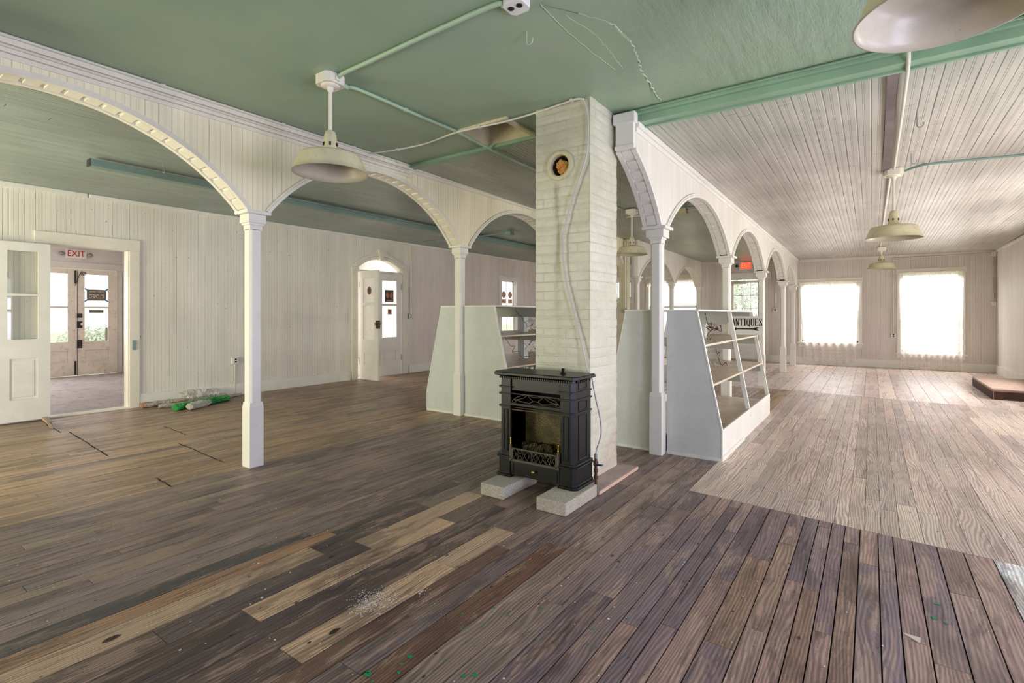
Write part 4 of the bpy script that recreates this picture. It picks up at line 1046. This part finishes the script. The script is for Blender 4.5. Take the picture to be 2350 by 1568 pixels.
# ------------------------------------------------------------------ doors and windows
def leaf(name,w,h,t_,ops,loc,rz,mat,mats_glass=None,edge=None):
    """x along the width, y thickness; ops = (x0,x1,z0,z1,kind)"""
    B=MB(); B.holes(0,w,0,h,[o[:4] for o in ops],lambda u,t,z:(u,t,z),0,t_)
    o=B.build(name,mat,None,.003); o.location=loc; o.rotation_euler=(0,0,rz); struct(o)
    for (a,b,c,d,kd) in ops:
        if kd=='panel':
            B=MB(); B.box(a,b,t_*.3,t_*.7,c,d); e=.03
            B.box(a+e,b-e,t_*.15,t_*.85,c+e,d-e); B.build('panel',mat,o,.004)
        else:
            B=MB(); B.box(a,b,t_*.45,t_*.55,c,d); B.build('glass_pane',M['glass'] if kd=='glass' else M['papered'],o)
    return o
# 1: leaf swung flat against the left wall beside the porch doorway
d1=leaf('door_1',.90,2.23,.045,[(.115,.40,1.02,1.56,'glass'),(.115,.40,1.59,2.12,'glass'),(.50,.785,1.02,1.56,'glass'),(.50,.785,1.59,2.12,'glass'),(.12,.38,.27,.78,'panel'),(.52,.78,.27,.78,'panel')],(XL+.062,1.945,.025),-PI/2,M['white'])
# casing of that doorway
B=MB(); B.box(XL,XL+.03,1.81,2.96,2.275,2.43); B.box(XL,XL+.03,2.83,2.955,0,2.275); B.box(XL,XL+.03,1.82,1.95,0,2.275); B.box(XL-WT,XL+.005,2.815,2.83,0,2.28); B.box(XL-WT,XL+.005,1.95,1.965,0,2.28); B.box(XL-WT,XL+.005,1.95,2.83,2.265,2.28); B.box(XL-WT-.02,XL+.02,1.95,2.83,-.002,.018)
trim_no[0]+=1; casing=struct(B.build('trim_%d'%trim_no[0],M['white_old'],bevel=.004))
B=MB(); B.box(XL+.03,XL+.045,2.86,2.905,.84,.98); B.build('strike_plate',M['conduit_teal'],casing,.003)
# porch beyond
PX=-14.3
def room(nm,x0,x1,y0,y1,z1,ops_back,fm,wm):
    B=MB(); B.box(x0,x1,y0,y1,-.05,0.0); struct(B.build('floor_'+nm,fm))
    B=MB(); B.box(x0,x1,y0,y1,z1,z1+.05); struct(B.build('ceiling_'+nm,M['white']))
    B=MB(); B.holes(y0,y1,0,z1,ops_back,lambda u,t,z:(t,u,z),x0-.12,x0); B.box(x0,x1,y1,y1+.04,0,z1); B.box(x0,x1,y0-.04,y0,0,z1)
    struct(B.build('wall_'+nm,wm))
M['porch_floor']=paint('worn_porch_floor',S(164,154,152),.6,.15,S(92,74,70),.95,scale=1.7,speck=.7)
M['pinkwall']=paint('pinkish_wall_paint',S(222,217,212),.55,.06,S(150,130,114),.15)
room('porch',PX,XL-WT,.6,4.5,2.95,[(2.93,4.39,-.02,2.36),(1.0,2.4,.6,2.3)],M['porch_floor'],M['pinkwall'])
room('parlour',-13.2,XL-WT,4.56,10.2,3.0,[(5.2,6.6,.5,2.4),(7.2,9.2,.3,2.5)],M['porch_floor'],M['pinkwall'])
ops=[(.13,.60,.76,1.50,'glass'),(.13,.60,1.525,2.23,'glass'),(.13,.60,.28,.55,'panel')]
d2=leaf('door_2',.727,2.34,.045,[(.17,.60,.74,1.48,'glass'),(.17,.60,1.52,2.23,'glass'),(.17,.60,.28,.55,'panel')],(PX,4.387,0.01),-PI/2,M['pink_door'])
d3=leaf('door_3',.727,2.34,.045,[(.16,.60,.74,1.48,'glass'),(.16,.60,1.52,2.23,'glass'),(.16,.60,.28,.55,'panel')],(PX,3.657,0.01),-PI/2,M['pink_door'])
def part(fn,name,mat,o,bev=0):
    B=MB(); fn(B); return B.build(name,mat,o,bev)
# hardware on the right porch leaf (local x runs from the hinge, -y faces the room after the turn: +y local = +x world)
for (z0,z1) in ((1.27,1.36),(1.04,1.19),(.60,.78)): part(lambda B:B.box(.645,.738,.045,.065,z0,z1),'lock',M['dark_metal'],d2,.003)
part(lambda B:B.lathe([(.004,.065),(.010,.085),(.026,.095),(.03,.11),(.02,.122),(.0005,.125)],(.66,0,1.13),16,0,'y'),'knob',M['white'],d2)
part(lambda B:B.box(.02,.05,.045,.065,2.02,2.3),'bolt',M['dark_metal'],d3,.003)
part(lambda B:B.box(.02,.05,.045,.065,.02,.32),'bolt',M['dark_metal'],d3,.003)
part(lambda B:B.tube([(.0,.05,.0),(.0,.05,2.3)],.004,6),'seam_strip',M['dark_metal'],d3)
# casing on porch wall
B=MB(); B.box(PX,PX+.025,2.80,4.5,2.36,2.5); B.box(PX,PX+.025,4.395,4.49,0,2.36); B.box(PX,PX+.025,2.82,2.93,0,2.36); trim_no[0]+=1; struct(B.build('trim_%d'%trim_no[0],M['pinkwall'],bevel=.004))
# porch exit sign
t=thing('exit_sign','white exit sign with red letters above the porch double doors','sign',(PX+.0,3.64,2.68))
B=MB(); B.box(0,.045,-.185,.185,-.10,.10); B.build('housing',M['signwhite'],t,.012)
B=MB(); text_mesh(B,'EXIT',.195,lambda x,y,z:(.046+z,x,y),depth=.002,sx=.78)
B.build('lettering',M['red'],t)
for s_ in (-1,1):
    B=MB(); B.lathe([(.0005,.075),(.04,.07),(.046,.055),(.036,.03),(.012,.02),(.012,0)],(0,s_*.245,-.01),16,0,'x'); B.build('emergency_lamp',M['nickel'],t)
# closed sign (its back, read from inside, runs mirrored)
t=thing('closed_sign','brown closed sign, lettering mirrored, taped to the right porch door glass','sign',(PX+.032,4.0,1.785))
B=MB(); B.prism([(-.175,-.1),(-.16,-.125),(.16,-.125),(.175,-.1),(.175,.1),(.16,.125),(-.16,.125),(-.175,.1)],lambda p:(0,p[0],p[1]),lambda p:(.006,p[0],p[1])); B.build('board',M['closed'],t)
B=MB(); text_mesh(B,'CLOSED',.13,lambda x,y,z:(.007+z,-x,y-.035),depth=.001,sx=.58); text_mesh(B,"SORRY WE'RE",.042,lambda x,y,z:(.007+z,-x,y+.075),depth=.001); B.build('lettering',M['signwhite'],t)
B=MB()
for sy in (-1,1):
    for sz in (-1,1): B.bar((.009,sy*.15,sz*.1),(.009,sy*.215,sz*.145),.003,.03,up=(0,-sz*.5,sy*.5))
B.build('tape',M['tape'],t)
B=MB(); B.box(0,.005,-.13,.13,-.03,.03); o=B.build('door_notice',M['closed']); o.location=(PX+.03,4.0,1.42); tag(o,'small grey notice strip below the closed sign on the porch door','notice')
# coiled bell spring at the top of the porch doors
B=MB(); B.tube([(PX+.06,3.62+.0,1.98),(PX+.06,3.66,2.12),(PX+.06,3.70,2.24)]+[(PX+.06,3.765+(.055-.0018*i)*math.cos(2.2+i*.45),2.26+(.055-.0018*i)*math.sin(2.2+i*.45)) for i in range(28)],.006,6); tag(B.build('door_bell',M['dark_metal']),'coiled spring bell at the top of the porch double doors','bell')
# arched doorway casing
B=MB()
def archring(r0,r1,x0,x1,z_c):
    n=28; a0=math.asin(hs/RR)
    P=[]
    for i in range(n+1):
        a=-a0*1.0+2*a0*i/n; P.append(a)
    for a,b in zip(P,P[1:]):
        q=[(yc+(RR+r)*math.sin(k),z_c+(RR+r)*math.cos(k)) for r,k in ((r0,a),(r1,a),(r1,b),(r0,b))]
        B.add([(x0,*p) for p in q]+[(x1,*p) for p in q],[(0,1,2,3),(7,6,5,4),(0,4,5,1),(1,5,6,2),(2,6,7,3),(3,7,4,0)])
zc_=zs+rise-RR
archring(0,.06,XL,XL+.025,zc_); archring(.065,.11,XL,XL+.04,zc_); archring(.11,.125,XL,XL+.028,zc_)
for a,b in ((6.68,6.82),(8.06,8.20)): B.box(XL,XL+.03,a,b,0,2.29); B.box(XL,XL+.045,a-.02,b+.02,2.28,2.33)
B.prism([(yc-.045,zs+rise-.03),(yc+.045,zs+rise-.03),(yc+.075,zs+rise+.2),(yc-.075,zs+rise+.2)],lambda p:(XL,*p),lambda p:(XL+.055,*p)); B.box(XL,XL+.065,yc-.085,yc+.085,zs+rise+.18,zs+rise+.205)
B.box(XL-WT-.03,XL-.03,6.81,8.07,2.255,2.30); B.box(XL-WT,XL,6.81,8.07,-.001,.012)
for i in range(18):   # lining boards of the arch soffit
    a0=math.asin(hs/RR); a=-a0+2*a0*(i+.08)/18; b=-a0+2*a0*(i+.92)/18
    q=[(yc+(RR+r)*math.sin(k),zc_+(RR+r)*math.cos(k)) for r,k in ((-.006,a),(.006,a),(.006,b),(-.006,b))]
    B.add([(XL-WT,*p) for p in q]+[(XL-.005,*p) for p in q],[(0,1,2,3),(7,6,5,4),(0,4,5,1),(1,5,6,2),(2,6,7,3),(3,7,4,0)])
trim_no[0]+=1; struct(B.build('trim_%d'%trim_no[0],M['white_old']))
aops=[(.125,.50,.83,1.53,'papered'),(.125,.50,1.58,2.09,'papered'),(.15,.48,.30,.55,'panel')]
d4=leaf('door_4',.615,2.24,.042,aops,(XL+.02,6.87,.012),math.radians(-3),M['white'])
d5=leaf('door_5',.625,2.24,.042,aops,(XL-.04,8.055,.012),math.radians(-90-9),M['white'])
part(lambda B:B.box(.56,.617,-.012,.054,1.05,1.22),'lock',M['rust'],d4,.003)
part(lambda B:(B.lathe([(.008,0),(.008,-.03),(.026,-.04),(.028,-.055),(.0005,-.066)],(.585,0,1.15),16,0,'y'),),'knob',M['brass'],d4)
part(lambda B:(B.lathe([(.008,.042),(.008,.07),(.026,.08),(.028,.095),(.0005,.105)],(.585,0,1.15),16,0,'y'),),'knob',M['nickel'],d4)
part(lambda B:B.box(.60,.628,-.006,.05,1.05,1.25),'strike',M['dark_metal'],d5,.002)
part(lambda B:B.tube([(.57,.05,.24),(.57,.05,.56)],.005,6),'bolt',M['dark_metal'],d5)
for d in (d4,d5):
    for z in (.3,1.9): part(lambda B:B.box(-.012,.012,.0,.052,z,z+.13),'hinge',M['bracket'],d,.002)
# posters on the arched door glass
def sticker(name,label,cat,loc,rz,w,h,mat,oval=False,extra=None):
    t=thing(name,label,cat,loc,rz); B=MB()
    if oval: B.prism([(w/2*math.cos(2*PI*i/24),h/2*math.sin(2*PI*i/24)) for i in range(24)],lambda p:(p[0],-.001,p[1]),lambda p:(p[0],.002,p[1]))
    else: B.box(-w/2,w/2,-.001,.002,-h/2,h/2)
    B.build('sheet',mat,t)
    if extra: extra(t)
    return t
def onleaf(d,x,z,side):     # a point on a leaf's glass, room side
    c,s_=math.cos(d.rotation_euler.z),math.sin(d.rotation_euler.z); y=side
    return (d.location.x+x*c-y*s_, d.location.y+x*s_+y*c, d.location.z+z)
sticker('badge_sticker','oval red badge sticker on the open leaf of the arched doors','sticker',onleaf(d4,.31,1.83,.014),d4.rotation_euler.z,.13,.17,M['sticker_red'],True,
  lambda t:part(lambda B:B.prism([(.04*math.cos(2*PI*i/20),.055*math.sin(2*PI*i/20)) for i in range(20)],lambda p:(p[0],-.003,p[1]),lambda p:(p[0],-.001,p[1])),'emblem',M['poster'],t))
def ex(t):
    B=MB()
    for s_ in (-1,1):
        B.prism([(s_*.02,.0),(s_*.03,.06),(s_*.06,.09),(s_*.085,.05),(s_*.08,-.01),(s_*.045,-.05)],lambda p:(p[0],.002,p[1]),lambda p:(p[0],.004,p[1]))
    B.build('print',M['orange'],t); B=MB(); B.bar((-.06,.003,-.07),(.06,.003,.1),.002,.012,up=(0,1,0)); B.bar((.06,.003,-.07),(-.06,.003,.1),.002,.012,up=(0,1,0)); B.box(-.08,.08,.002,.004,-.12,-.10); B.build('print_lines',M['sign_tan'],t)
sticker('door_poster','dark poster with two orange shapes on the right leaf of the arched doors','poster',onleaf(d5,.31,1.75,.026),d5.rotation_euler.z,.215,.27,M['poster'],False,ex)
sticker('door_card','small tan card below the poster on the arched door','card',onleaf(d5,.30,1.40,.026),d5.rotation_euler.z,.10,.12,M['sign_tan'],False,lambda t:part(lambda B:B.box(-.03,.03,.002,.004,-.035,.035),'print',M['sticker_red'],t))

def window(nm,axis,c,u0,u1,z0,z1,inward,mid=True,nx=2,cas=.10,sill=True,head=.12,glassy=True):
    """casing mesh with sash and panes as parts; c = room face of the wall, inward = +1/-1 along the axis"""
    f=(lambda a,d,z:(c+inward*d,a,z)) if axis=='x' else (lambda a,d,z:(a,c+inward*d,z))
    def bx(B,a0,a1,d0,d1,zz0,zz1):
        p=f(a0,d0,zz0); q=f(a1,d1,zz1); B.box(min(p[0],q[0]),max(p[0],q[0]),min(p[1],q[1]),max(p[1],q[1]),zz0,zz1)
    B=MB(); bx(B,u0-cas,u0,0,.025,z0-.02,z1); bx(B,u1,u1+cas,0,.025,z0-.02,z1); bx(B,u0-cas-.02,u1+cas+.02,0,.03,z1,z1+head)
    if sill: bx(B,u0-cas-.03,u1+cas+.03,-.02,.06,z0-.04,z0); bx(B,u0-cas,u1+cas,0,.02,z0-.13,z0-.04)
    for a,b in ((u0,u0+.012),(u1-.012,u1)): bx(B,a,b,-WT,0,z0,z1)
    bx(B,u0,u1,-WT,0,z1-.012,z1); bx(B,u0,u1,-WT,-.02,z0,z0+.012)
    w=struct(B.build(nm,M['white'],None,.004))
    zs_=[z0+.012,(z0+z1)/2,z1-.012] if mid else [z0+.012,z1-.012]
    for i in range(len(zs_)-1):
        a,b=zs_[i],zs_[i+1]; d=-.05-.035*i; s_=.045
        B=MB(); L,Rr=u0+.012,u1-.012
        bx(B,L,L+s_,d-.03,d,a,b); bx(B,Rr-s_,Rr,d-.03,d,a,b); bx(B,L,Rr,d-.03,d,a,a+s_); bx(B,L,Rr,d-.03,d,b-.035,b)
        for k_ in range(1,nx):
            m_=L+(Rr-L)*k_/nx; bx(B,m_-.011,m_+.011,d-.025,d-.005,a,b)
        B.build('sash',M['white'],w,.002)
        if glassy: B=MB(); bx(B,L+s_,Rr-s_,d-.017,d-.013,a+s_,b-.035); B.build('glass_pane',M['glass'],w)
    return w
window('window_1','x',XL,WW[0],WW[1],WW[2],WW[3],1,True,2,.12)
window('window_2','y',YF,R1[0],R1[1],R1[2],R1[3],-1,True,2,.07)
window('window_3','y',YF,R2[0],R2[1],R2[2],R2[3],-1,True,2,.07)
window('window_4','y',YF,WL[0],WL[1],WL[2],WL[3],-1,True,2,.1)
window('window_5','y',YF,W1[0],W1[1],W1[2],W1[3],-1,False,2,.1)
for i,(a,b,c,d) in enumerate(RO): window('window_%d'%(6+i),'x',XR,a,b,c,d,-1,True,2,.1,glassy=False)  # frames of the unseen right wall windows, added ones included
for i,(a,b,c,d) in enumerate(BO): window('window_%d'%(12+i),'y',YB,a,b,c,d,1,True,2,.1,glassy=False)
# stickers on the left window
for dy,lb in ((.21,'left'),(.53,'right')):
    sticker('window_badge','round tan badge on the %s pane of the left wall window'%lb,'sticker',(XL-.062,WW[0]+dy,1.93),-PI/2,.2,.2,M['sign_tan'],True)
    sticker('window_card','tan card below the badge on the %s pane of the left wall window'%lb,'card',(XL-.062,WW[0]+dy,1.74),-PI/2,.2,.12,M['sign_tan'])
# exit door with nine lights
d6=leaf('door_6',.84,2.30,.045,[(.07+.235*i,.29+.235*i,1.13+.375*j,1.49+.375*j,'glass') for i in range(3) for j in range(3)]+[(.12,.72,.2,.9,'panel')],(-3.37,YF+.01,.03),0,M['white'])
part(lambda B:(B.box(.06,.42,-.05,0,2.20,2.25),B.tube([(.2,-.045,2.25),(.16,-.06,2.32),(.3,-.05,2.38)],.008,6)),'door_closer',M['nickel'],d6,.004)
part(lambda B:B.lathe([(.012,0),(.012,-.04),(.03,-.05),(.03,-.07),(.0005,-.075)],(.78,0,1.0),14,0,'y'),'knob',M['brass'],d6)
B=MB(); B.box(-3.52,-3.38,YF-.03,YF,0,2.38); B.box(-2.52,-2.38,YF-.03,YF,0,2.38); B.box(-3.55,-2.30,YF-.04,YF,2.36,2.56); B.box(-3.38,-2.52,YF-.05,YF+.1,0,.03)
trim_no[0]+=1; struct(B.build('trim_%d'%trim_no[0],M['white'],bevel=.005))
B=MB(); B.box(-3.42,-2.45,YF-.35,YF-.05,0,.06); tag(B.build('threshold_board',M['step'],None,.004),'brown wooden threshold board on the floor before the exit door','board')
t=thing('exit_sign','glowing red exit sign over the far exit door','sign',(-2.96,YF,2.76))
B=MB(); B.box(-.185,.185,-.06,0,-.12,.11); B.build('housing',M['outlet'],t,.01)
B=MB(); B.box(-.14,.14,-.064,-.06,-.095,.09); fa=B.build('lit_face',M['exit_glow'],t)
B=MB(); text_mesh(B,'EXIT',.19,lambda x,y,z:(x,-.066-z,y),depth=.001,sx=.62); B.build('lettering',M['exit_letter'],fa)
for s_ in (-1,1):
    B=MB(); B.lathe([(.0005,-.08),(.035,-.075),(.04,-.055),(.02,-.03),(.01,0)],(s_*.25,0,0),14,0,'y'); B.tube([(s_*.18,-.03,-.02),(s_*.25,-.03,0)],.008,6); B.build('emergency_lamp',M['dark_metal'],t)

# curtains: hung sheets with real folds
def curtain(name,label,x0,x1,z0,z1,mat,y=YF-.06,waves=9,amp=.018,taper=.0,hem=None):
    B=MB(); nx,nz=90,26; vs=[]
    for j in range(nz+1):
        v=j/nz; z=z1+(z0-z1)*v
        for i in range(nx+1):
            u=i/nx; c=(x0+x1)/2; wd_=(x1-x0)/2*(1-taper*math.sin(min(1,v*1.2)*PI/2))
            x=c+(u*2-1)*wd_
            yy=y-.03*v+amp*(.5+.7*v)*math.sin(u*waves*2*PI+1.3*math.sin(3*v))+.006*math.sin(u*41+v*3)
            zz=z
            if hem: zz+= v**3*hem(u)
            vs.append((x,yy,zz))
    fs=[(j*(nx+1)+i,j*(nx+1)+i+1,(j+1)*(nx+1)+i+1,(j+1)*(nx+1)+i) for j in range(nz) for i in range(nx)]
    B.add(vs,fs,0,True); t=thing(name,label,'curtain',((x0+x1)/2,y,z1)); rel(B,t).build('lace_panel',mat,t,recalc=False)
    B=MB(); B.tube([(x0-.03,y,z1+.01),(x1+.03,y,z1+.01)],.012,8); rel(B,t).build('rod',M['white_old'],t)
    return t
curtain('curtain','sheer lace curtain reaching the floor at the left end wall window',-1.60,-.22,.03,2.22,M['curtain'],waves=7,amp=.02,taper=.13,hem=lambda u:.10*abs(2*u-1)**2.2)
curtain('curtain','sheer lace curtain at the right end wall window',.57,1.79,.02,2.38,M['curtain'],waves=10,amp=.014,taper=.05,hem=lambda u:.03*math.sin(u*5))
curtain('valance','lace valance over the bright window of the left wing end wall',-5.92,-4.3,2.2,2.48,M['valance'],waves=16,amp=.014,hem=lambda u:.05*abs(math.sin(u*24)))

# ------------------------------------------------------------------ things on the floor
B=MB(); B.box(1.585,XR-.03,11.05,13.02,0,.165,0); o=B.build('floor_step',[M['step']],None,.006); tag(o,'low wooden step box against the right wall on the pale floor','step')
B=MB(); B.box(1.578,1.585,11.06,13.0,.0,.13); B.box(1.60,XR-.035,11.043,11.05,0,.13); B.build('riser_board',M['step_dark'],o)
def roll(name,label,a,b,r,mat,seed,core=None,flat=.6,crush=.35):
    t=thing(name,label,'plastic sheet',a); a=Vector(a); b=Vector(b); B=MB(); n,m=110,30; d=b-a
    dirn=d.normalized(); sx=dirn.cross(Vector((0,0,1))).normalized(); vs=[]
    for i in range(n+1):
        q=i/n; c=d*q
        for k_ in range(m):
            an=2*PI*k_/m; p=Vector((q*d.length*9,math.cos(an)*1.3,math.sin(an)*1.3))+Vector((seed*3.7,seed,0))
            rr=r*(1+crush*noise.noise(p)+.34*abs(noise.noise(p*2.7))+.22*abs(noise.noise(p*6.3))-.1)*(1-.25*abs(2*q-1)**4)
            w=c+sx*math.cos(an)*rr*1.25+Vector((0,0,max(.003,r*flat+math.sin(an)*rr*flat)))
            w+=sx*.03*noise.noise(Vector((q*3,seed,1)))
            vs.append(w)
    fs=[(i*m+k_,i*m+(k_+1)%m,(i+1)*m+(k_+1)%m,(i+1)*m+k_) for i in range(n) for k_ in range(m)]
    fs+=[tuple(range(m))[::-1],tuple(range(n*m,(n+1)*m))]
    B.add(vs,fs,0,False); B.build('film',mat,t)
    if core:
        B=MB(); e=-dirn*.01+Vector((0,0,r*flat)); B.tube([e,e+dirn*.12],r*.62,14); B.build('core',core,t)
    return t
roll('plastic_roll','long dirty plastic roll with orange cardboard end, along the left baseboard',(-8.62,2.96,0),(-8.58,4.1,0),.062,M['film_dirty'],1,M['cardboard'])
roll('plastic_roll','loose clear plastic heap at the back of the bundle, touching the baseboard',(-8.66,3.45,.03),(-8.64,4.02,.03),.075,M['film'],2,None,.9,.5)
roll('plastic_roll','short grey plastic roll in front of the bundle by the doorway',(-8.38,3.08,0),(-8.25,3.75,0),.045,M['film_dirty'],3,M['film'])
roll('plastic_roll','thin twisted plastic roll pointing toward the wall outlet',(-8.5,3.9,0),(-8.60,4.36,0),.035,M['film_dirty'],4,M['cardboard'])
roll('plastic_bag','crumpled bright green plastic bag on the bundle by the left wall',(-7.98,3.12,0),(-8.3,4.0,0),.06,M['film_green'],5,None,.75,.55)
roll('plastic_roll','pale plastic roll end poking out of the green bag',(-7.86,3.26,0),(-8.1,3.62,0),.05,M['film'],6,M['film_dirty'],.95)
B=MB(); B.add([(.11,2.735,.003),(.17,2.715,.012),(.166,2.685,.004),(.123,2.722,.001)],[(0,1,2,3)]); B.add([(.11,2.735,.001),(.17,2.715,.010),(.166,2.685,.002),(.123,2.722,0)],[(3,2,1,0)]); tag(B.build('paper_scrap',M['paper']),'torn white paper scrap on the dark boards at the lower right','paper')
B=MB(); B.bar((-8.62,1.90,.02),(-7.95,1.80,.006),.03,.012); B.bar((-8.69,1.89,.03),(-8.35,1.87,.02),.055,.03); tag(B.build('wood_scrap',M['step'],None,.003),'splintered strip of wood at the foot of the open white door','wood')
def chips(name,label,mat,spots):
    B=MB()
    for (x,y,r) in spots:
        n=R.randint(4,6); a0=R.uniform(0,6); P=[(x+r*R.uniform(.5,1.2)*math.cos(a0+2*PI*i/n),y+r*R.uniform(.5,1.2)*math.sin(a0+2*PI*i/n)) for i in range(n)]
        B.prism(P,lambda p:(p[0],p[1],.0012),lambda p:(p[0],p[1],.0026))
    o=B.build(name,mat); tag(o,label,'paint chips'); o['kind']='stuff'
M['chip_g']=paint('green_paint_chip',S(34,140,84),.6,.1); M['chip_w']=paint('white_paint_chip',S(214,210,208),.7,.08)
sg=[(-1.496,1.419,.014),(-1.548,1.258,.017),(-1.56,1.27,.01),(-1.515,1.757,.008),(-1.219,1.489,.013),(-1.25,1.46,.01),(-1.463,1.332,.01),(-.889,2.158,.008),(-1.528,2.314,.007),(-1.69,3.04,.006),(-1.46,1.679,.006),(.25,3.1,.014),(.23,2.95,.016),(.27,2.93,.01),(-.05,1.5,.012)]
sg+=[(R.gauss(-1.4,.25),R.gauss(1.6,.35),R.uniform(.003,.007)) for _ in range(50)]+[(R.gauss(-.2,.5),R.gauss(2.2,.6),R.uniform(.002,.005)) for _ in range(25)]
chips('green_paint_chips','scattered flecks of green paint on the dark front boards',M['chip_g'],sg)
sw=[(R.gauss(-1.93,.05),R.gauss(1.6,.06),abs(R.gauss(.0,.0016))+.0007) for _ in range(520)]+[(R.gauss(-1.79,.02),R.gauss(1.79,.03),.003) for _ in range(20)]
sw+=[(R.uniform(-4.4,2.2),R.uniform(.6,3.8),abs(R.gauss(0,.0025))+.0015) for _ in range(420)]+[(R.uniform(-8.,-4.6),R.uniform(1.,6.),abs(R.gauss(0,.004))+.002) for _ in range(160)]+[(R.uniform(-1.1,2.2),R.uniform(3.9,6.0),abs(R.gauss(0,.003))+.0015) for _ in range(120)]
chips('white_paint_chips','tiny white paint chips and plaster crumbs scattered over the floor boards',M['chip_w'],sw)

# ------------------------------------------------------------------ outside
B=MB(); B.box(-60,50,-45,70,-.5,-.35); struct(B.build('ground_outside',M['grass']))
def tree(name,label,loc,h,r,seed,cat='shrub'):
    rr=random.Random(seed); t=thing(name,label,cat,loc); B=MB(); B.tube([(0,0,0),(.05,0,h*.3),(0,.05,h*.55)],.09,8,rf=lambda q:.09*(1-.5*q)); B.build('trunk',M['bark'],t)
    B=MB()
    for i in range(7000):
        u=Vector((rr.gauss(0,1),rr.gauss(0,1),rr.gauss(0,1))).normalized()*(rr.random()**.4)
        c=Vector((u.x*r,u.y*r,h*.62+u.z*h*.4)); n=Vector((rr.gauss(0,1),rr.gauss(0,1),rr.gauss(0,1))).normalized(); s_=r*.032*rr.uniform(.6,1.4)
        a=n.orthogonal().normalized()*s_; b=n.cross(a)*.6; B.add([c-a,c+b,c+a,c-b],[(0,1,2,3)])
    B.build('foliage',M['leaf'],t,recalc=False)
tree('shrub','low green shrub outside, seen through the right porch door glass',(-24.,6.9,-.35),1.25,1.3,1)
tree('tree','leafy tree outside the far exit door',(-5.3,25.,-.35),4.2,1.5,4,'tree')
B=MB(); B.tube([(-19,3.5,.45),(-19,6.5,.5)],.05,8); B.tube([(-19,5.6,-.35),(-19,5.6,.95)],.06,8); tag(B.build('garden_rail',M['bark'],None),'dark garden rail outside the porch doors','rail')

# ------------------------------------------------------------------ light
w=bpy.data.worlds.new('World'); SC.world=w; w.use_nodes=True; nt=w.node_tree; nt.nodes.clear()
o=nt.nodes.new('ShaderNodeOutputWorld'); bg=nt.nodes.new('ShaderNodeBackground'); bg.inputs[0].default_value=(.90,.89,1.0,1); bg.inputs[1].default_value=1.9; nt.links.new(bg.outputs[0],o.inputs[0])
def area(name,loc,rot,sx,sy,power,col):
    l=bpy.data.lights.new(name,'AREA'); l.shape='RECTANGLE'; l.size=sx; l.size_y=sy; l.energy=power; l.color=col
    o=bpy.data.objects.new(name,l); COL.objects.link(o); o.location=loc; o.rotation_euler=rot; return o
LIL=(.73,.72,1.0); WRM=(1.0,.96,.70); PNK=(1.0,.96,.96)
for i,(a,b,c,d) in enumerate(RO):           # unseen right wall windows, the last three added for light: light travels -x
    area('daylight_right',(XR+WT+.35,(a+b)/2,(c+d)/2-.45),(0,PI/2+(.5 if i<3 else .05),0),d-c,b-a,(85,165,58,95,100,100)[i],LIL if i<3 else PNK)
for i,(a,b,c,d) in enumerate(BO):           # back wall windows: light travels +y
    area('daylight_back',((a+b)/2,YB-WT-.35,(c+d)/2-.45),(PI/2+.5,0,0),b-a,d-c,(235,160)[i],WRM)
for (a,b,c,d),p in ((R1,190),(R2,210),(WL,190)):   # end wall windows: sky light falling in from above
    area('daylight_far',((a+b)/2,YF+WT+.75,d+.75),(-PI/2+.62,0,0),b-a+.3,1.2,p,PNK)
area('daylight_window',(XL-WT-.8,(WW[0]+WW[1])/2,3.0),(0,-PI/2+.62,0),1.2,.9,90,PNK)
area('daylight_porch',(PX-.3,1.7,1.5),(0,-PI/2,0),1.6,1.4,95,PNK)
area('daylight_parlour',(-13.2-.3,5.9,1.5),(0,-PI/2,0),1.8,1.4,115,PNK); area('daylight_parlour',(-13.2-.3,8.2,1.5),(0,-PI/2,0),2.1,2.0,115,PNK)

# ------------------------------------------------------------------ camera
cam=bpy.data.cameras.new('Camera'); cam.sensor_width=36; cam.lens=36*1170/2350; cam.shift_y=-(784-721)/2350; cam.clip_start=.05
co=bpy.data.objects.new('Camera',cam); COL.objects.link(co); co.location=(0,0,1.36); co.rotation_euler=(PI/2,0,math.radians(35.156)); SC.camera=co
SC.view_settings.view_transform='Standard'; SC.view_settings.look='None'; SC.view_settings.gamma=1; SC.view_settings.exposure=0.62; SC.view_settings.use_curve_mapping=False
SC.cycles.use_denoising=True; SC.cycles.use_adaptive_sampling=True; SC.cycles.adaptive_threshold=.03; SC.cycles.diffuse_bounces=5; SC.cycles.glossy_bounces=3; SC.cycles.max_bounces=9; SC.cycles.transparent_max_bounces=16; SC.cycles.caustics_reflective=False; SC.cycles.caustics_refractive=False
SC.cycles.sample_clamp_indirect=6
